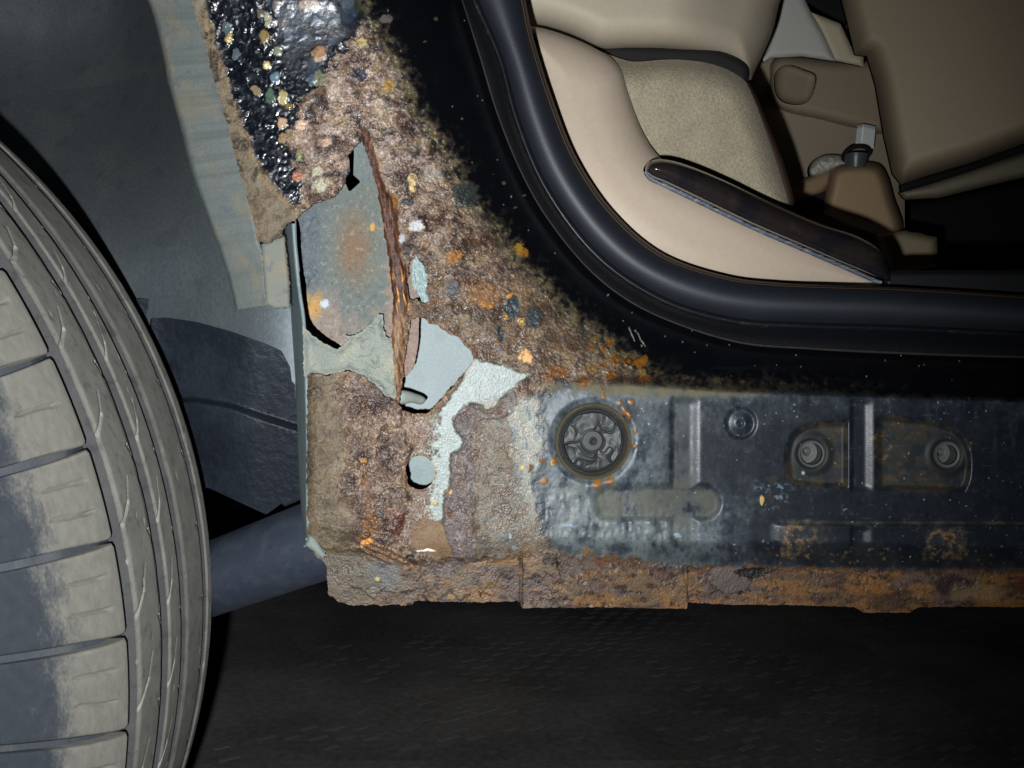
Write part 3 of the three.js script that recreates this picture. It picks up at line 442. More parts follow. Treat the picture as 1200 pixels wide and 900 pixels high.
{
  const names = ['quarter_panel', 'sill_panel', 'sill_end_panel', 'sill_flange', 'rust_ridge'];
  const labels = ['rust-eaten rear quarter corner fading into glossy black paint', 'blue-black painted sill with rust, bare primer and stamped channels', 'flaking rusty end of the sill with tan dirt', 'brown rusty lower seam with ragged bottom edge', 'torn fold of dark red-brown rust'];
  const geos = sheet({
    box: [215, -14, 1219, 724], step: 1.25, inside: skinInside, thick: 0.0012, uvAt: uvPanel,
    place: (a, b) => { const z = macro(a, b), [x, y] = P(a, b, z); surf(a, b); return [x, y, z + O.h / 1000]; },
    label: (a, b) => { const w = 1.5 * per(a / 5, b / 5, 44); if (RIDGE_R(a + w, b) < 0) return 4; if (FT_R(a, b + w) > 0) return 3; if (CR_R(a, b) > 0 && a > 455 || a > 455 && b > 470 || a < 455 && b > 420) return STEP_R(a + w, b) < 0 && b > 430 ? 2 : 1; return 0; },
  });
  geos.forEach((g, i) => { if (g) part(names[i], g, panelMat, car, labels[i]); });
}
// ---------- sheet metal and fittings round the outer panel ----------
const D2 = (pts, smooth = true, n = 5) => sdf(smooth ? closedSpline(pts, n) : pts);
const boxOf = (pts, pad = 6) => [Math.min(...pts.map((p) => p[0])) - pad, Math.min(...pts.map((p) => p[1])) - pad, Math.max(...pts.map((p) => p[0])) + pad, Math.max(...pts.map((p) => p[1])) + pad];
// an area with rounded-over edges: zf gives its depth in metres, bulge how far the middle stands proud of the rim
function pad(name, pts, material, parent, { smooth = true, step = 3, z, bulge = 0.004, edge = 12, thick = 0.002, label, rough = 0, uvScale = 1 }) {
  const s = D2(pts, smooth), zf = typeof z === 'function' ? z : () => z;
  const g = sheet({ box: boxOf(pts), step, inside: (a, b) => s(a, b) + (rough ? rough * (1.4 * per(a / 7, b / 7, 3) + per(a / 3, b / 3, 4)) : 0), thick, uvScale,
    place: (a, b) => { const t = clamp(-s(a, b) / edge); return P(a, b, zf(a, b) - bulge * (1 - Math.sqrt(1 - (1 - t) ** 2))); } })[0];
  return part(name, g, material, parent, label);
}
// surface between several photo-pixel lines, each with its depth; rows = [[line, z or z(t)], ...]
function loft(rows, n, close = false) {
  const R = rows.map(([l, z]) => { const c = new THREE.CatmullRomCurve3(l.map(([x, y]) => V3(x, y, 0)), false, 'centripetal'), pts = c.getSpacedPoints(n); return pts.map((p, i) => P(p.x, p.y, typeof z === 'function' ? z(i / n, p.x, p.y) : z)); });
  const pos = [], uv = [], idx = [], m = R.length; let vv = 0;
  for (let r = 0; r < m; r++) { let u = 0; if (r) vv += Math.hypot(...R[r][n >> 1].map((q, k) => q - R[r - 1][n >> 1][k])); for (let i = 0; i <= n; i++) { if (i) u += Math.hypot(...R[r][i].map((q, k) => q - R[r][i - 1][k])); pos.push(...R[r][i]); uv.push(u, vv); } }
  for (let r = 0; r + 1 < m; r++) for (let i = 0; i < n; i++) { const k = r * (n + 1) + i; idx.push(k, k + n + 1, k + 1, k + 1, k + n + 1, k + n + 2); }
  const g = new THREE.BufferGeometry(); g.setAttribute('position', new THREE.Float32BufferAttribute(pos, 3)); g.setAttribute('uv', new THREE.Float32BufferAttribute(uv, 2)); g.setIndex(idx); g.computeVertexNormals(); return g;
}
// general grime: tileable-looking grain maps, uv in metres
function grimeTex(base, alt, dark, s, seed, grain = 1) {
  return dataTex(512, 512, (u, v, o) => {
    const x = u * s, y = v * s, n = fbm(x, y, 5, seed), k = ss(-0.1, 0.5, n), q = ss(0.2, 0.6, fbm(x * 2.3, y * 2.3, 4, seed + 7)), g = 1 + grain * (0.07 * per(x * 22, y * 22, seed) + 0.05 * per(x * 45, y * 45, seed));
    for (let i = 0; i < 3; i++) o[i] = lerp(lerp(base[i], alt[i], k), dark[i], q * 0.55) * g;
  }, true, true);
}
const withTex = (t, rx) => { t.repeat.set(rx, rx); return t; };
const bumpTex = dataTex(512, 512, (u, v, o) => { const x = u * 64, y = v * 64; o[0] = o[1] = o[2] = 128 + 70 * per(x, y, 3) + 45 * per(x * 2.3, y * 2.3, 6); }, false, true); bumpTex.repeat.set(16, 16);
const lumpTex = dataTex(512, 512, (u, v, o) => { const x = u * 16, y = v * 16; o[0] = o[1] = o[2] = 128 + 90 * fbm(x, y, 5, 13); }, false, true); lumpTex.repeat.set(12, 12);

// inner panel seen through the torn opening
{
  const t = dataTex(1024, 1024, (u, v, o) => {
    const a = 320 + 180 * u, b = 460 - 330 * v, wx = 5 * per(a / 14, b / 14, 1), A = a + wx, B = b + 5 * per(a / 14, b / 14, 2), n2 = fbm(a / 20, b / 20, 4, 8), n3 = fbm(a / 6, b / 6, 3, 9), n4 = per(a / 1.6, b / 1.6, 3);
    let c = [92, 98, 92]; const m = (d, k) => { for (let i = 0; i < 3; i++) c[i] += (d[i] - c[i]) * clamp(k); };
    m([104, 116, 116], ss(250, 170, B + 20 * n2) * 0.8); m([116, 82, 52], ss(42, 6, Math.hypot((A - 415) / 0.8, (B - 290) / 1.5)) * 0.75); m([112, 106, 80], ss(20, 4, Math.abs(A - 440 - (B - 300) * 0.05)) * ss(0, 0.5, n2) * 0.6);
    m([76, 84, 92], ss(388, 362, A) * 0.8 * ss(360, 330, B)); m([134, 116, 104], ss(335, 385, B + 25 * n2 + (A < 400 ? 10 : -18)) * 0.85); m([172, 128, 62], ss(16, 4, Math.hypot(A - 366, (B - 360) / 1.4) + 10 * n3)); m([136, 112, 98], ss(448, 462, A + 10 * n2) * 0.8); m([168, 160, 152], ss(0.25, 0.6, n3) * 0.35); m([60, 50, 44], ss(0.3, 0.65, -n3 + 0.3 * n4) * 0.4); m([190, 140, 60], ss(4, 2, Math.hypot(a - 437, (b - 266) / 1.5))); m([176, 186, 196], ss(6, 3, Math.hypot((a - 380) / 1.2, b - 356) + 4 * n3));
    const g = 1 + 0.09 * n4 + 0.08 * n3; for (let i = 0; i < 3; i++) o[i] = c[i] * g;
  }, true);
  const zi = (a, b) => -0.0055 - 0.003 * ss(240, 330, b) + 0.006 * ss(372, 350, a) * 0 - 0.004 * (1 - ((a - 410) / 60) ** 2 > 0 ? 0 : 0);
  const hi = (a, b) => { const n3 = fbm(a / 6, b / 6, 3, 9), n2 = fbm(a / 20, b / 20, 3, 8), bl = ss(392, 360, a) * ss(375, 330, b), w = worley(a / 7, b / 9, 5).f1; return (0.12 * n2 + 0.12 * n3 + bl * 0.7 * Math.sqrt(Math.max(0, 1 - (w / 0.7) ** 2)) + ss(340, 390, b) * 0.35 * n3 + 0.05 * per(a / 2, b / 2, 3)) / 1000; };
  const out = D2([[346, 250], [351, 262], [353, 285], [355, 310], [359, 335], [361, 360], [366, 378], [380, 392], [398, 404], [430, 430], [478, 440], [490, 330], [470, 230], [440, 140], [418, 140], [395, 160], [352, 225]], true);
  const uvb0 = P(320, 460, -0.006), uvb1 = P(500, 130, -0.006);
  const g = sheet({ box: [330, 132, 496, 446], step: 1.4, thick: 0.001, inside: (a, b) => Math.max(out(a, b) + 0.5 * per(a / 5, b / 5, 1), -(HOLE_S(a, b) - 2)), place: (a, b) => { const z = zi(a, b), p = P(a, b, z); return [p[0], p[1], z + hi(a, b)]; }, uvAt: (x, y) => [(x - uvb0[0]) / (uvb1[0] - uvb0[0]), (y - uvb0[1]) / (uvb1[1] - uvb0[1])] })[0];
  part('inner_panel', g, mat(0xffffff, 0.42, { map: t, bumpMap: lumpTex, bumpScale: 0.0003 }), car, 'grey-green inner panel with brown stain seen through the torn opening');
}
// pale primed plate deep behind the rust holes
const plateMat = mat(0xffffff, 0.5, { map: withTex(grimeTex([110, 124, 123], [115, 129, 128], [100, 112, 111], 5, 21), 9) });
pad('backing_plate', [[380, 250], [600, 250], [600, 640], [440, 640], [440, 400]], plateMat, car, { smooth: false, z: -0.03, bulge: 0.001, step: 4, label: 'smooth pale grey-blue plate behind the rust holes' });
// crumpled bright strip inside the small hole, tab in the large one
const primerMat = mat(sRGB(142, 158, 156), 0.36, { bumpMap: lumpTex, bumpScale: 0.0006 });
{ const s = D2([[486, 298], [493, 296], [501, 318], [504, 360], [497, 362], [493, 350], [488, 342], [484, 336], [483, 315]]);
  part('metal_flake', sheet({ box: [478, 290, 510, 368], step: 0.8, thick: 0.0006, inside: s, place: (a, b) => { const z = -0.005, p = P(a, b, z); return [p[0], p[1], z + 0.0012 * ridge(a / 9, b / 12, 3, 4)]; } })[0], primerMat, car, 'crumpled bright primed strip inside the small hole'); }
pad('metal_tab', [[466, 458], [476, 458], [486, 461], [496, 465], [499, 469], [494, 474], [482, 472], [470, 474], [464, 470]], mat(0xffffff, 0.6, { map: withTex(grimeTex([126, 132, 124], [110, 104, 92], [70, 72, 74], 4, 5), 30) }), car, { z: (a) => -0.006 - 0.004 * ss(470, 500, a), bulge: 0.0014, edge: 6, step: 0.8, thick: 0.0008, label: 'rounded torn metal tab poking into the large hole' });
pad('rust_bridge', [[475, 352], [490, 352], [498, 358], [492, 370], [484, 374], [474, 372]], mat(0xffffff, 0.6, { map: withTex(grimeTex([132, 106, 84], [156, 122, 76], [84, 58, 42], 7, 15), 24), bumpMap: lumpTex, bumpScale: 0.001 }), car, { z: -0.0015, bulge: 0.002, edge: 7, step: 0.8, rough: 1 });

// dried filler smeared over the joint
{
  const pts = [[355, 381], [360, 387], [370, 396], [383, 404], [396, 409], [402, 404], [408, 398], [403, 392], [412, 394], [424, 388], [436, 378], [444, 368], [449, 369], [449, 382], [452, 394], [456, 396], [468, 393], [469, 430], [466, 462], [461, 472], [452, 465], [446, 458], [440, 451], [428, 444], [418, 438], [408, 433], [396, 437], [382, 439], [356, 441]];
  const s = sdf(pts), t = grimeTex([128, 132, 122], [142, 142, 126], [96, 104, 108], 4, 25);
  const hf = (a, b) => { const e = ss(392, 404, a), c = worley((a + 5 * per(a / 9, b / 9, 2)) / 19, (b + 5 * per(a / 9, b / 9, 5)) / 13, 6), cr = ss(0.08, 0.0, c.f2 - c.f1) * ss(400, 425, a) * ss(0.1, 0.35, per(a / 22, b / 22, 77));
    return (e * (0.9 * fbm(a / 16, b / 12, 4, 31) + 0.45 * ridge((a + b) / 44, (b - a * 0.5) / 22, 2, 35) - 1.2 * cr) + (1 - e) * 0.12 * fbm(a / 9, b / 9, 3, 3) + 1.2 * ss(0, -8, s(a, b)) + 0.9 * ss(14, 4, Math.abs((b - 370) + (a - 446) * 0.55)) * ss(405, 425, a) * ss(402, 396, b)) / 1000; };
  const g = sheet({ box: boxOf(pts), step: 0.9, thick: 0.0014, inside: (a, b) => s(a, b) + 0.9 * per(a / 6, b / 6, 2) + 0.8 * per(a / 2.6, b / 2.6, 3), place: (a, b) => { const z = -0.001 - 0.003 * ss(400, 362, a), p = P(a, b, z); return [p[0], p[1], z + hf(a, b)]; } })[0];
  part('filler', g, mat(0xffffff, 0.7, { map: withTex(t, 16), bumpMap: bumpTex, bumpScale: 0.0002 }), car, 'grey cracked filler smeared across the torn joint');
}
// wheel arch: outer lip, inner liner, plastic guard, closing flange
const lipMat = mat(0xffffff, 0.62, { map: withTex(grimeTex([92, 97, 95], [104, 102, 90], [76, 82, 84], 9, 41), 7), bumpMap: lumpTex, bumpScale: 0.0003 });
{
  const L = [[166, -14], [176, 8], [190, 60], [197, 95], [210, 145], [223, 195], [240, 245], [255, 290], [268, 328], [276, 363]], R = [[228, -14], [240, 20], [255, 75], [270, 130], [284, 180], [296, 235], [305, 287], [310, 300], [312, 330], [314, 357]];
  L.forEach((p, i) => { p[0] += 1.5 * per(i * 1.7, 3.3, 5); });
  const mid = L.map(([x, y], i) => [lerp(x, R[i][0], 0.12), lerp(y, R[i][1], 0.12)]), mid2 = L.map(([x, y], i) => [lerp(x, R[i][0], 0.9), lerp(y, R[i][1], 0.9)]);
  const wob = (t, x, y) => 0.0014 * fbm(x / 16, y / 22, 5, 4);
  part('arch_lip', loft([[L, -0.024], [L, -0.0135], [mid, (t, x, y) => -0.0115 + wob(t, x, y)], [mid2, (t, x, y) => -0.007 + wob(t, x, y)], [R, -0.0072], [R, -0.0085]], 160), lipMat, car, 'dusty grey folded lip of the wheel arch');
  pad('lip_end', [[306, 286], [330, 276], [334, 277], [336, 300], [339, 330], [340, 361], [322, 362], [311, 356]], mat(0xffffff, 0.7, { map: withTex(grimeTex([106, 108, 99], [120, 112, 92], [80, 84, 82], 6, 43), 18) }), car, { smooth: false, z: -0.006, bulge: 0.0012, edge: 5, step: 1, rough: 0.9, thick: 0.0016, label: 'pale dusty torn end of the arch lip' });
}
const linerMat = mat(0xffffff, 0.78, { map: withTex(grimeTex([124, 133, 138], [136, 143, 143], [106, 115, 120], 6, 51), 3.1), bumpMap: bumpTex, bumpScale: 0.0003 });
{
  const zl = (a, b) => lerp(-0.045, -0.28, ss(345, 40, a) * 0.75 + 0.25 * ss(340, 200, a)) - 0.2 * ss(330, 30, b) * ss(330, 120, a) - 0.05 * ss(320, 0, b);
  const pts = [[-30, -30], [300, -30], [326, 200], [336, 300], [346, 400], [346, 470], [344, 462], [340, 430], [330, 411], [310, 402], [270, 388], [230, 377], [195, 372], [176, 373], [176, 420], [-30, 420]], s = sdf(pts);
  part('arch_liner', sheet({ box: [-30, -30, 362, 476], step: 4, inside: s, thick: 0.002, place: (a, b) => P(a, b, zl(a, b)) })[0], linerMat, car, 'dusty dark grey inner wing behind the tyre');
}
const guardMat = mat(0xffffff, 0.5, { map: withTex(grimeTex([40, 46, 56], [52, 60, 70], [30, 34, 42], 5, 61), 4), bumpMap: lumpTex, bumpScale: 0.0008 });
{
  const line = along([[180, 470], [230, 467], [270, 474], [310, 488], [352, 501], [380, 510]]);
  const s = sdf([[160, 350], [380, 350], [380, 640], [330, 590], [312, 603], [245, 572], [160, 560]]);
  part('plastic_guard', sheet({ box: [155, 345, 385, 645], step: 2.5, inside: s, thick: 0.002, place: (a, b) => P(a, b, -0.19 - 0.00028 * (b - 372) * 0.5 + 0.012 * ss(-2, 5, b - line(a)) - 0.02 * ss(300, 180, a)) })[0], guardMat, car, 'dark plastic guard with a curved seam behind the sill end');
}
{ const A = [[329, 262], [335, 300], [339, 340], [343, 400], [347, 460], [349, 520], [351, 570], [354, 612]], B = [[341, 262], [344, 300], [348, 340], [353, 375], [356, 440], [358, 520], [358, 600], [360, 640]];
  part('closing_flange', loft([[A, -0.034], [B, -0.005], [B.map(([x, y]) => [x + 4, y]), -0.0042], [B.map(([x, y]) => [x + 5, y]), -0.006]], 120), mat(0xffffff, 0.62, { map: withTex(grimeTex([112, 128, 130], [124, 136, 134], [92, 106, 110], 5, 71), 8) }), car, 'flat pale grey-blue strip closing the sill end'); }
{ const A = [[345.5, 258], [346.5, 285], [348.5, 305], [350, 318]], B = A.map(([x, y]) => [x + 1.6, y]);
  part('edge_strip', loft([[A, -0.006], [A, -0.0035], [B, -0.0035], [B, -0.006]], 60), mat(sRGB(120, 134, 136), 0.5), car, 'thin pale strip beside the inner panel'); }
pad('sealant_scrap', [[357, 640], [364, 644], [372, 652], [379, 656], [383, 650], [376, 640], [370, 630], [362, 626]], mat(sRGB(116, 124, 116), 0.7, { bumpMap: lumpTex, bumpScale: 0.001 }), car, { z: 0.0005, bulge: 0.002, edge: 6, step: 0.8, rough: 1.3, smooth: false, label: 'torn grey sealant at the lower corner of the sill end' });

// suspension arm
{
  const a = V3(...P(215, 690, -0.20)), b = V3(...P(415, 618, -0.11)), r = 0.0205;
  const c = new THREE.LineCurve3(a, b), g = new THREE.TubeGeometry(c, 40, r, 40, false);
  part('suspension_arm', g, mat(0xffffff, 0.42, { map: withTex(grimeTex([72, 80, 96], [84, 92, 106], [56, 62, 74], 4, 81), 3), clearcoat: 0.3, clearcoatRoughness: 0.25, bumpMap: bumpTex, bumpScale: 0.0002 }), car, 'round dark blue-grey suspension tube below the guard');
}

// rubber plug in the drain hole
{
  const z0 = -0.001, c = V3(...P(695, 517, z0)), px = 0.381 / F, R = 46.5 * px, R0 = 37.5 * px;
  const lathe = (pts, n = 96) => { const g = new THREE.LatheGeometry(pts.map(([x, y]) => new THREE.Vector2(x, y)), n); g.rotateX(Math.PI / 2); return g; };
  const pg = new THREE.Group(); pg.name = 'rubber_plug'; pg.position.copy(c); pg.userData.label = 'round black rubber drain plug with a crumpled centre'; car.add(pg);
  const rubber = mat(sRGB(58, 60, 58), 0.34, { bumpMap: lumpTex, bumpScale: 0.0004 }), rimM = mat(0xffffff, 0.5, { map: withTex(grimeTex([84, 80, 62], [96, 72, 46], [50, 52, 50], 3, 91), 40), bumpMap: lumpTex, bumpScale: 0.0003 });
  const rim = lathe([[R, -0.003], [R * 1.0, -0.0004], [R * 0.98, 0.0010], [R * 0.95, 0.0018], [R * 0.91, 0.0016], [R * 0.875, 0.0002], [R * 0.87, -0.001]]);
  const gut = lathe([[R * 0.885, -0.0002], [R * 0.87, -0.0009], [R * 0.85, -0.0016], [R * 0.83, -0.0012], [R * 0.815, 0.0002], [R * 0.80, 0.0004], [R * 0.785, -0.0004], [R * 0.775, -0.0022], [R * 0.70, -0.0026], [0.0001, -0.003]]);
  part('plug_rim', rim, rimM, pg); part('plug_body', gut, rubber, pg);
  const n = 150, pos = [], idx = [];   // crumpled membrane
  for (let j = 0; j <= n; j++) for (let i = 0; i <= n; i++) { const x = (i / n * 2 - 1), y = (j / n * 2 - 1), q = Math.hypot(x, y), t = Math.atan2(y, x);
    const wx = x + 0.3 * per(x * 2.2, y * 2.2, 5), wy = y + 0.3 * per(x * 2.2, y * 2.2, 8), f = ridge(wx * 1.3, wy * 1.3, 2, 22), w = worley(wx * 1.45 + 5, wy * 1.45 + 5, 7), facet = (w.id - 0.5) * (x * Math.cos(w.id * 40) + y * Math.sin(w.id * 40));
    let h = ss(0.3, 0.42, q) * (0.0006 * f + 0.0026 * facet + 0.0009 * Math.min(0.5, w.f2 - w.f1)); h += 0.0006 * ss(0.36, 0.3, q) - 0.0008 * ss(0.11, 0.07, q) + 0.0014 * ss(0.06, 0.03, q) + 0.0005 * (ss(0.13, 0.11, q));
    const rr = 0.97 + 0.035 * per(Math.cos(t) * 2.4, Math.sin(t) * 2.4, 3) - 0.02 * ss(0.5, 1, per(Math.cos(t) * 6, Math.sin(t) * 6, 9));
    pos.push(x * R0, y * R0, -0.0012 + h - 0.004 * ss(rr - 0.06, rr, q)); }
  for (let j = 0; j < n; j++) for (let i = 0; i < n; i++) { const k = j * (n + 1) + i; if (Math.hypot((i + 0.5) / n * 2 - 1, (j + 0.5) / n * 2 - 1) < 1.0) idx.push(k, k + 1, k + n + 1, k + 1, k + n + 2, k + n + 1); }
  const g = new THREE.BufferGeometry(); g.setAttribute('position', new THREE.Float32BufferAttribute(pos, 3)); g.setAttribute('uv', new THREE.Float32BufferAttribute(pos.flatMap((v, i) => i % 3 === 2 ? [] : [v]), 2)); g.setIndex(idx); g.computeVertexNormals();
  part('plug_membrane', g, mat(sRGB(40, 42, 40), 0.52), pg);
}
// threaded bushes behind the two mounting holes
for (const [x, y, r] of [[951, 532, 15], [1110, 533, 14]]) {
  const px = 0.385 / F, wall = [[r * px * 1.02, -0.0006], [r * px * 0.95, -0.0022]], lathe = (l) => { const g = new THREE.LatheGeometry(l.map(([a, b]) => new THREE.Vector2(a * (b < -0.002 ? 1 : 1), b)), 48); g.rotateX(Math.PI / 2); return g; };
  for (let k = 0; k < 10; k++) wall.push([r * px * (k % 2 ? 0.88 : 0.95), -0.0026 - 0.0009 * k]);
  const bush = new THREE.Group(); bush.name = numbered('threaded_bush'); bush.position.set(...P(x, y, -0.0036)); car.add(bush);
  part('bush_thread', lathe(wall), mat(0xffffff, 0.4, { map: withTex(grimeTex([66, 67, 63], [84, 82, 74], [40, 38, 35], 4, 95), 30) }), bush);
  const floorG = lathe([[r * px * 0.96, -0.0062], [r * px * 0.5, -0.0065], [r * px * 0.3, -0.0062], [r * px * 0.24, -0.009], [0.0001, -0.0095]]); floorG.translate(0.0006, 0.0003, 0);
  part('bush_end', floorG, mat(0xffffff, 0.55, { map: withTex(grimeTex([88, 91, 88], [102, 101, 95], [58, 56, 52], 5, 97), 30) }), bush);
}

// ---------- door seal ----------
const sealMat = mat(0xffffff, 0.58, { ior: 1.65, map: withTex(grimeTex([24, 28, 36], [27, 31, 40], [21, 24, 30], 6, 101), 9), bumpMap: bumpTex, bumpScale: 0.00005 });
{
  const sealG = new THREE.Group(); sealG.name = 'door_seal'; sealG.userData.label = 'black rubber door seal with round bulb'; car.add(sealG);
  const mixL = (A, B, t) => { const n = 80, ca = new THREE.CatmullRomCurve3(A.map(([x, y]) => V3(x, y, 0))), cb = new THREE.CatmullRomCurve3(B.map(([x, y]) => V3(x, y, 0))); const pa = ca.getSpacedPoints(n), pb = cb.getSpacedPoints(n); return pa.map((p, i) => [lerp(p.x, pb[i].x, t), lerp(p.y, pb[i].y, t)]); };
  const rows = []; for (let k = 0; k <= 18; k++) { const t = k / 18, s = Math.sin(Math.PI * clamp(0.06 + 0.9 * t)); rows.push([mixL(C_IN, C_MID, 0.02 + 0.86 * t), -0.041 + 0.010 * Math.pow(s, 0.55)]); }
  part('seal_bulb', loft(rows, 220), sealMat, sealG);
  const lip = []; for (let k = 0; k <= 8; k++) { const t = k / 8; lip.push([mixL(C_IN, C_MID, 0.87 + 0.17 * t), -0.0365 + 0.0042 * Math.sin(Math.PI * (0.1 + 0.8 * t))]); }
  part('seal_bead', loft(lip, 220), mat(0xffffff, 0.36, { map: withTex(grimeTex([24, 26, 31], [30, 33, 38], [70, 76, 74], 9, 103), 11) }), sealG);
  const base = []; for (let k = 0; k <= 6; k++) { const t = k / 6; base.push([mixL(C_MID, C_OUT, 0.05 + 1.0 * t), -0.0375 + 0.006 * t + 0.0012 * Math.sin(Math.PI * t)]); }
  part('seal_base', loft(base, 220), mat(sRGB(16, 17, 20), 0.45, { bumpMap: bumpTex, bumpScale: 0.0002 }), sealG);
  part('seal_edge', loft([[mixL(C_MID, C_OUT, 0.97), -0.0322], [mixL(C_MID, C_OUT, 1.0), -0.0306], [mixL(C_MID, C_OUT, 1.06), -0.0302], [mixL(C_MID, C_OUT, 1.12), -0.031]], 220), mat(0xffffff, 0.7, { map: withTex(grimeTex([44, 39, 33], [34, 31, 29], [18, 18, 20], 9, 105), 14) }), sealG);
  part('seal_trim', loft([[C_IN.map(([x, y]) => [x + 4, y - 3]), -0.052], [C_IN.map(([x, y]) => [x + 1.5, y - 1.2]), -0.0405], [C_IN.map(([x, y]) => [x - 1.5, y + 1.5]), -0.0395], [C_IN.map(([x, y]) => [x - 2, y + 2]), -0.044]], 220), mat(sRGB(70, 50, 36), 0.6), sealG);
}
// ---------- wheel ----------
{
  const wheel = new THREE.Group(); wheel.name = 'wheel'; wheel.userData.label = 'dusty grooved tyre at the left, damp on its outer shoulder'; car.add(wheel);
  const CX = -0.4285, CY = 0.307, CZ = 0, R = 0.315; wheel.position.set(CX, CY, CZ);
  const prof = (z) => { let r = R; if (z > -0.0095) r -= 0.036 * ((z + 0.0095) / 0.0225) ** 1.5; if (z < -0.15) r -= 0.012 * ((-0.15 - z) / 0.03) ** 1.6; return r; };
  // tread surface: u round the tyre, v across it
  const treadTex = dataTex(1024, 1024, (u, v, o) => {
    const x = u * 26, y = v * 26, n = fbm(x, y, 5, 3), f = per(x * 14, y * 14, 5), q = ss(0.1, 0.6, fbm(x * 2, y * 2, 4, 9)), s = 0.4 * ss(0.55, 0.8, per(x * 3, y * 2, 11));
    const k = 1 + 0.1 * n + 0.06 * f - 0.14 * q - 0.2 * s; o[0] = 172 * k; o[1] = 166 * k; o[2] = 154 * k;
  }, true, true);
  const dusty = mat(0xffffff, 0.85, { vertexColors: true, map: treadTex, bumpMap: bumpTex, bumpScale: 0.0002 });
  const dampTex = dataTex(1024, 1024, (u, v, o) => {   // v across the shoulder: clean damp rubber outside, dust inside
    const x = u * 9, y = v * 3, e = v + 0.16 * fbm(x * 2.2, y * 3, 5, 3) + 0.05 * per(x * 22, y * 22, 4), k = ss(0.76, 0.50, e), n = 1 + 0.1 * fbm(x * 6, y * 6, 4, 8) + 0.05 * per(x * 60, y * 60, 5);
    const st = ss(0.1, 0.6, fbm(x * 4, y * 4, 4, 14)) * 0.25;
    o[0] = lerp(66, 140 - 26 * st, k) * n; o[1] = lerp(71, 136 - 24 * st, k) * n; o[2] = lerp(78, 126 - 18 * st, k) * n;
  }, true, true);
  const shoulderMat = mat(0xffffff, 0.72, { map: dampTex, bumpMap: bumpTex, bumpScale: 0.0003 });
  const deep = mat(0xffffff, 0.7, { map: withTex(grimeTex([58, 62, 68], [72, 74, 76], [40, 44, 50], 5, 111), 6) });
  const ring = (z0, z1, nz, t0, t1, nt, h, texU = 1, ends = 0.004) => {
    const pos = [], uv = [], col = [], idx = [], rows = nz + 5;
    for (let i = 0; i <= nt; i++) for (let j = 0; j < rows; j++) {
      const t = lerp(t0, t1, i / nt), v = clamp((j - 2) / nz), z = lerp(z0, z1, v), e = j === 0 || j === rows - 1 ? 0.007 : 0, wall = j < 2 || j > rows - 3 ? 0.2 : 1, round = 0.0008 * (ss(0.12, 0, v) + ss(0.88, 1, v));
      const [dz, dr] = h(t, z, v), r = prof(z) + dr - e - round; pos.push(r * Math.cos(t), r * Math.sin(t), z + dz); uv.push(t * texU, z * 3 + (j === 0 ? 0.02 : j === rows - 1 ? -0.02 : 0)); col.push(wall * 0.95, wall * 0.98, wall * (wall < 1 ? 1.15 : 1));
    }
    for (let i = 0; i < nt; i++) for (let j = 0; j + 1 < rows; j++) { if (j === 1 || j === rows - 3) continue; const k = i * rows + j; idx.push(k, k + rows, k + 1, k + 1, k + rows, k + rows + 1); }
    const g = new THREE.BufferGeometry(); g.setAttribute('position', new THREE.Float32BufferAttribute(pos, 3)); g.setAttribute('uv', new THREE.Float32BufferAttribute(uv, 2)); g.setAttribute('color', new THREE.Float32BufferAttribute(col, 3)); g.setIndex(idx); g.computeVertexNormals(); return g;
  };
  // carcass under the tread, with the outer sidewall
  {
    const pts = []; for (let k = 0; k <= 20; k++) { const z = lerp(-0.168, 0.012, k / 20); pts.push([prof(z) - 0.0062, z]); }
    const L = [[0.20, -0.13], [0.24, -0.175], [0.285, -0.186], ...pts, [0.262, 0.0195], [0.24, 0.022], [0.215, 0.016], [0.2, 0.0]].map(([r, z]) => new THREE.Vector2(r, z));
    const g = new THREE.LatheGeometry(L, 256); g.rotateX(Math.PI / 2); part('tyre', g, deep, wheel);
    const rimL = [[0.2, -0.12], [0.19, -0.05], [0.2, 0.0], [0.192, 0.006], [0.186, -0.01], [0.06, -0.03], [0.001, -0.03]].map(([r, z]) => new THREE.Vector2(r, z)), rg = new THREE.LatheGeometry(rimL, 96); rg.rotateX(Math.PI / 2); part('rim', rg, mat(sRGB(110, 112, 116), 0.4, { metalness: 0.6 }), wheel);
  }
  const PITCH = 0.118, T0 = -0.62, T1 = 1.62;
  const sipe = (t, z, z0, z1, slope, ph, w, depth) => { const v = clamp((z - z0) / (z1 - z0)), c = (t / PITCH + ph - slope * v) % 1, d = Math.min(Math.abs(((c % 1) + 1) % 1), 1 - Math.abs(((c % 1) + 1) % 1)) * PITCH * R; return z < Math.min(z0, z1) || z > Math.max(z0, z1) ? 0 : -depth * ss(w, w * 0.4, d); };
  const nick = (t, z, s) => -0.0006 * ss(0.7, 0.82, per(t * 30 + z * 330, z * 560 - t * 24, s)) + 0.00003 * per(t * 160, z * 500, s + 4);
  // three ribs and the narrow inner one, each with hooked slits
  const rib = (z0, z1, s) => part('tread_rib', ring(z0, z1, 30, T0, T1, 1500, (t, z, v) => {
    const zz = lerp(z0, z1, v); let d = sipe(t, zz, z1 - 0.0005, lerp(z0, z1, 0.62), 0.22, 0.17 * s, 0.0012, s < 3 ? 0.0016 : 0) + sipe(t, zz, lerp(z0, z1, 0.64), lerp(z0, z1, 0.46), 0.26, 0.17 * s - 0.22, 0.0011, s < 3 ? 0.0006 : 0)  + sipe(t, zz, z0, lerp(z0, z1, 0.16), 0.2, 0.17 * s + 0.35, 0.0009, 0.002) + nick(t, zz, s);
    const edge = (v < 0.02 ? 1 : v > 0.98 ? -1 : 0) * 0.0005 * per(t * 40, s, 7); return [edge, d]; }), dusty, wheel);
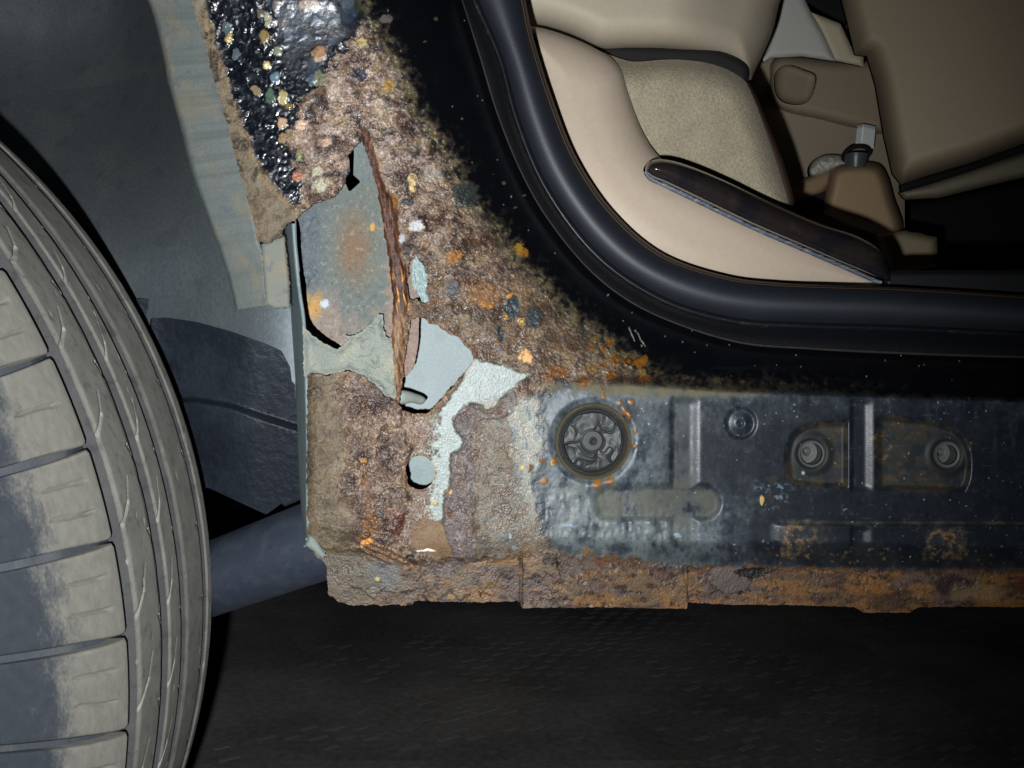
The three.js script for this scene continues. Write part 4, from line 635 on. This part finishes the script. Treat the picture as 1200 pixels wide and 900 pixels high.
  rib(-0.0571, -0.0218, 1); rib(-0.0897, -0.0682, 2); rib(-0.1353, -0.0985, 3); rib(-0.158, -0.142, 4);
  // shoulder blocks, one beside the other
  const gap = 0.009, z0 = -0.0098, z1 = 0.0150;
  const block = (slot) => {
    const nt = 44, nz = 40, pos = [], uv = [], idx = [];
    for (let i = 0; i <= nt + 2; i++) for (let j = 0; j <= nz + 2; j++) {
      const u = clamp((i - 1) / nt), v = clamp((j - 1) / nz), z = lerp(z0, z1, v), edge = i === 0 || i === nt + 2 || j === 0 || j === nz + 2;
      const bow = 0.012 * v * v - 0.01 * v, g = gap * (0.5 + 0.5 * ss(0.0, 0.5, v)), t = lerp(g, PITCH - g * 0.2, u) + bow;
      let dr = -0.0007 * (ss(0.05, 0, u) + ss(0.95, 1, u) + ss(0.05, 0, v));
      for (const s of slot) if (v > 0.18 && v < 0.55) dr -= 0.0026 * ss(0.018, 0.008, Math.abs(u - s - 0.05 * v)) * ss(0.18, 0.22, v) * ss(0.55, 0.5, v);
      const r = prof(z) + dr - (edge ? 0.0085 : 0); pos.push(r * Math.cos(t), r * Math.sin(t), z); uv.push(t * 1.0, v);
    }
    const w = nz + 3; for (let i = 0; i < nt + 2; i++) for (let j = 0; j < w - 1; j++) { const k = i * w + j; idx.push(k, k + w, k + 1, k + 1, k + w, k + w + 1); }
    const g = new THREE.BufferGeometry(); g.setAttribute('position', new THREE.Float32BufferAttribute(pos, 3)); g.setAttribute('uv', new THREE.Float32BufferAttribute(uv, 2)); g.setIndex(idx); g.computeVertexNormals(); return g;
  };
  const kinds = [block([0.33, 0.68]), block([0.3, 0.66]), block([0.5])];
  for (let k = -6; k < 14; k++) {
    const src = kinds[[0, 1, 0, 2, 1][((k % 5) + 5) % 5]].clone(), uv = src.getAttribute('uv'); for (let i = 0; i < uv.count; i++) uv.setX(i, uv.getX(i) + k * PITCH);
    const m = part('tread_block', src, shoulderMat, wheel); m.rotation.z = k * PITCH - 0.03;
  }
}
// ---------- cabin ----------
const leather = (c, k = 1) => mat(0xffffff, 0.62, { map: withTex(grimeTex(c, c.map((v) => v * 1.008), c.map((v) => v * 0.99), 3, 131, 0.2), 5), bumpMap: bumpTex, bumpScale: 0.00002 * k });
const beige = leather([196, 177, 156]), beigeDark = leather([150, 128, 100], 0.6);
const carpetMat = (() => { const t = dataTex(512, 512, (u, v, o) => { const x = u * 64, y = v * 64, n = 0.5 * per(x, y, 2) + 0.5 * per(x * 2.1, y * 2.1, 5), q = fbm(u * 8, v * 8, 3, 8), k = 1 + 0.16 * n + 0.08 * q; o[0] = 168 * k; o[1] = 156 * k; o[2] = 132 * k; }, true, true); t.repeat.set(10, 10);
  return mat(0xffffff, 0.95, { map: t, sheen: 0.6, sheenRoughness: 0.5, sheenColor: new THREE.Color(0.6, 0.55, 0.45), bumpMap: bumpTex, bumpScale: 0.0004 }); })();
const blackPlastic = mat(sRGB(9, 9, 10), 0.9), voidBlack = mat(sRGB(32, 31, 30), 0.95), gapDark = mat(sRGB(27, 25, 24), 0.85);
const seat = new THREE.Group(); seat.name = 'rear_seat'; seat.userData.label = 'beige rear seat at the door opening'; car.add(seat);
pad('seat_side_cover', [[600, 18], [614, 28], [640, 34], [670, 44], [700, 58], [716, 68], [728, 82], [736, 108], [744, 132], [754, 156], [768, 178], [790, 198], [850, 225], [920, 258], [990, 290], [1030, 312], [1042, 330], [1040, 350], [960, 352], [850, 345], [760, 312], [700, 262], [655, 190], [625, 100]], beige, seat,
  { z: (a, b) => -0.062 - 0.02 * ss(300, 40, b) - 0.018 * ss(700, 1040, a), bulge: 0.016, edge: 46, step: 3, thick: 0.004, label: 'smooth beige curved side cover of the rear seat' });
pad('seat_cushion', [[690, 60], [740, 72], [775, 70], [800, 70], [830, 74], [858, 84], [876, 98], [886, 116], [900, 155], [918, 205], [926, 244], [880, 250], [800, 225], [745, 195], [715, 130]], carpetMat, seat,
  { z: (a, b) => -0.098 - 0.00006 * (a - 760), bulge: 0.02, edge: 30, step: 3, label: 'beige velour cushion' });
pad('seat_back', [[590, -40], [925, -40], [913, 5], [905, 38], [894, 64], [884, 84], [878, 96], [868, 84], [850, 72], [800, 60], [740, 58], [700, 58], [672, 45], [640, 34], [600, 26]], leather([188, 174, 152]), seat,
  { z: (a, b) => -0.105 - 0.03 * ss(780, 920, a), bulge: 0.03, edge: 40, step: 4, label: 'smooth beige lower edge of the rear backrest' });
pad('seat_gap_strip', [[696, 55], [740, 54], [800, 56], [845, 60], [876, 78], [874, 98], [860, 94], [840, 84], [800, 76], [765, 74], [740, 80], [715, 72]], gapDark, seat, { z: -0.125, bulge: 0.005, edge: 8, step: 2, label: 'dark strip in the gap under the backrest' });  // dark strip set into the gap between backrest and cushion
pad('cushion_edge', [[876, 96], [884, 108], [902, 150], [920, 196], [930, 240], [922, 246], [910, 210], [892, 150], [874, 104]], mat(sRGB(58, 38, 30), 0.7), seat, { z: -0.118, bulge: 0.004, edge: 5, step: 2 });
// dark glossy strip with a chipped blue edge, along the seat base
{
  const pts = [[756, 198], [759, 191], [768, 187], [786, 188], [812, 196], [850, 212], [900, 236], [960, 262], [1005, 277], [1032, 294], [1044, 316], [1045, 332], [1030, 326], [1000, 314], [940, 288], [880, 262], [830, 238], [780, 214], [762, 206]];
  const zf = (a) => -0.05 - 0.02 * ss(760, 1045, a);
  const strip = pad('seat_strip', pts, mat(0xffffff, 0.2, { map: withTex(grimeTex([44, 38, 36], [30, 28, 34], [62, 52, 46], 5, 141), 9), clearcoat: 0.7, clearcoatRoughness: 0.15 }), seat, { z: zf, bulge: 0.009, edge: 17, step: 1.5, thick: 0.004, label: 'dark glossy strip with rounded end on the seat base' });
  const e0 = [[757, 199], [762, 206], [780, 215], [830, 239], [880, 263], [940, 289], [1000, 315], [1034, 330]], e1 = e0.map(([x, y]) => [x - 2.5, y + 4.5]);
  part('strip_edge', loft([[e0, (t, x) => zf(x) - 0.006], [e0, (t, x) => zf(x) - 0.002], [e1, (t, x, y) => zf(x) - 0.0035 + 0.0006 * per(x / 4, y / 4)], [e1, (t, x) => zf(x) - 0.009]], 200), mat(0xffffff, 0.4, { map: withTex(grimeTex([104, 112, 126], [146, 150, 156], [64, 68, 78], 12, 143), 20), bumpMap: lumpTex, bumpScale: 0.0008 }), seat, 'chipped blue-grey lower edge');
}
// far side of the cabin
const door = new THREE.Group(); door.name = 'far_door'; door.userData.label = 'brown-beige trim of the opposite door'; car.add(door);
pad('door_panel', [[850, -40], [1060, -40], [1060, 300], [860, 300]], leather([156, 140, 118], 0.6), door, { smooth: false, z: -0.40, bulge: 0.004, step: 8 });
pad('door_armrest', [[902, 88], [903, 74], [914, 64], [940, 65], [975, 69], [1040, 76], [1040, 155], [1000, 150], [960, 140], [918, 130], [904, 118]], leather([160, 143, 119], 0.6), door, { z: -0.385, bulge: 0.016, edge: 14, step: 3, label: 'rounded armrest of the far door' });
pad('armrest_pull', [[908, 100], [911, 82], [922, 76], [944, 82], [956, 88], [954, 106], [946, 120], [928, 122], [914, 116]], leather([148, 131, 108], 0.6), door, { z: -0.3845, bulge: -0.006, edge: 10, step: 2 });
pad('pillar_trim', [[892, 74], [905, 40], [916, -20], [934, -20], [952, 18], [966, 42], [979, 72], [940, 66], [905, 68]], mat(sRGB(196, 192, 184), 0.6), car, { smooth: false, z: -0.299, bulge: 0.004, edge: 8, step: 3, label: 'pale triangular trim at the top of the gap between seats' });
pad('far_window_trim', [[950, 14], [985, 28], [1000, 60], [1012, 66], [1012, 78], [978, 71], [964, 42]], mat(sRGB(196, 184, 156), 0.6), car, { smooth: false, z: -0.305, bulge: 0.003, edge: 6, step: 3, label: 'small pale beige patch of trim by the far window' });
pad('far_window_frame', [[930, -30], [1030, -30], [1030, 34], [990, 28], [960, 12], [944, 2]], blackPlastic, car, { smooth: false, z: -0.31, bulge: 0.003, edge: 6, step: 3, label: 'dark frame of the far window' });
// front seat from behind
const front = new THREE.Group(); front.name = 'front_seat'; front.userData.label = 'brown-beige back of the front seat, leaning in from the right'; car.add(front);
pad('front_seat_back', [[982, -40], [1240, -40], [1240, 155], [1200, 168], [1140, 190], [1090, 205], [1056, 216], [1046, 204], [1036, 160], [1026, 100], [1016, 66], [1002, 64], [994, 30], [986, 0]], leather([162, 144, 118], 0.8), front, { smooth: false, z: (a, b) => -0.26 + 0.0002 * (a - 1000), bulge: 0.04, edge: 26, step: 4, label: 'brown-beige back panel of the front seat' });
pad('front_seat_piping', [[1054, 216], [1090, 206], [1140, 191], [1200, 169], [1240, 154], [1240, 164], [1200, 178], [1140, 200], [1090, 216], [1056, 226]], blackPlastic, front, { smooth: false, z: -0.285, bulge: 0.004, edge: 4, step: 2 });
pad('front_seat_base', [[1052, 224], [1090, 214], [1140, 198], [1240, 166], [1240, 200], [1190, 210], [1140, 222], [1100, 232], [1060, 234]], leather([140, 130, 110], 0.6), front, { smooth: false, z: -0.301, bulge: 0.012, edge: 10, step: 3, label: 'greyish lower band of the front seat' });
// console between the seats
const cons = new THREE.Group(); cons.name = 'console'; cons.userData.label = 'brown-beige console between the seats'; car.add(cons);
pad('console_body', [[974, 200], [984, 192], [1030, 192], [1040, 205], [1048, 232], [1058, 268], [1046, 278], [1020, 272], [990, 262], [970, 252], [964, 250], [968, 222]], leather([170, 142, 108], 0.7), cons, { z: -0.34, bulge: 0.03, edge: 14, step: 2.5 });
pad('console_side', [[918, 222], [940, 210], [976, 196], [976, 215], [966, 226], [926, 244], [922, 236]], leather([150, 124, 94], 0.7), cons, { smooth: false, z: -0.365, bulge: 0.01, edge: 8, step: 2.5 });
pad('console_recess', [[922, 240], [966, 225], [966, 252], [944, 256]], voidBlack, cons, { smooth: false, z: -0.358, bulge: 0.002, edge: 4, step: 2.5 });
pad('console_foot', [[1026, 276], [1060, 270], [1098, 278], [1100, 312], [1060, 318], [1042, 322], [1036, 300]], leather([150, 136, 108], 0.7), cons, { smooth: false, z: -0.32, bulge: 0.01, edge: 10, step: 2.5, rough: 0.6, label: 'worn beige foot of the console' });
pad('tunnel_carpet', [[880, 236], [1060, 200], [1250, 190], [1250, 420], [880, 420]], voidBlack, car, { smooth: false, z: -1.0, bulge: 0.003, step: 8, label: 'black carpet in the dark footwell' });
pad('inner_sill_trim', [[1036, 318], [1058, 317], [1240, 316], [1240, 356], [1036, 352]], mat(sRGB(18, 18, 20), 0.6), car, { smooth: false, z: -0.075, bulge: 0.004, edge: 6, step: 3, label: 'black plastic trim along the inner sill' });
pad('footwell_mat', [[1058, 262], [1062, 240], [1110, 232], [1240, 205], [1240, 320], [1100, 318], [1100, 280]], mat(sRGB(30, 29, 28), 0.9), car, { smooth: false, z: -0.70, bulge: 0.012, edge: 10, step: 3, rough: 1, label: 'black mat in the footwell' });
// small things lying between the seats
function small(name, label, category, at) { const o = thing(name, label, category); o.position.set(...at); return o; }
{
  const at = P(1003, 189, -0.35), o = small('cup', 'small cup with a dark ring rim standing on the console', 'cup', at), k = 0.73 / F;
  const ringG = new THREE.TorusGeometry(15 * k, 2.6 * k, 12, 40); ringG.rotateX(Math.PI / 2 - 0.5); ringG.translate(0, 8 * k, 0); part('rim', ringG, blackPlastic, o);
  const bodyG = new THREE.LatheGeometry([[11, -8], [13, 0], [14.5, 8], [13.5, 8], [11, 0], [0.1, -6]].map(([x, y]) => new THREE.Vector2(x * k, y * k)), 40); part('cup_body', bodyG, mat(sRGB(78, 80, 80), 0.35), o);
}
{
  const at = P(1014, 162, -0.365), o = small('paper_box', 'small white box standing upright above the dark cup', 'box', at), k = 0.745 / F;
  const g = new RoundedBoxGeometry(20 * k, 24 * k, 12 * k, 3, 2 * k); part('carton', g, mat(sRGB(236, 240, 236), 0.6), o); part('flap', new RoundedBoxGeometry(19 * k, 4 * k, 11 * k, 2, 1 * k).translate(0, 13 * k, 0), mat(sRGB(190, 194, 188), 0.6), o); o.rotation.z = -0.06; o.rotation.y = 0.3;
}
{
  const pts = [[948, 199], [952, 190], [962, 183], [976, 181], [990, 184], [1000, 190], [998, 197], [976, 200], [962, 206], [950, 206]], c = P(974, 194, -0.362), s = D2(pts);
  const g = sheet({ box: boxOf(pts), step: 1.2, inside: s, thick: 0.004, place: (a, b) => { const t = clamp(-s(a, b) / 9), p = P(a, b, -0.362 - 0.012 * (1 - Math.sqrt(1 - (1 - t) ** 2)) + 0.003 * ridge(a / 9, b / 9, 3, 5)); return [p[0] - c[0], p[1] - c[1], p[2] - c[2]]; } })[0];
  const m = new THREE.Mesh(g, mat(sRGB(188, 184, 172), 0.5)); m.name = 'plastic_bag'; m.userData = { label: 'crumpled whitish plastic bag lying left of the dark cup', category: 'bag' }; m.position.set(...c); m.castShadow = m.receiveShadow = true; scene.add(m);
}
renderer.render(scene, camera);
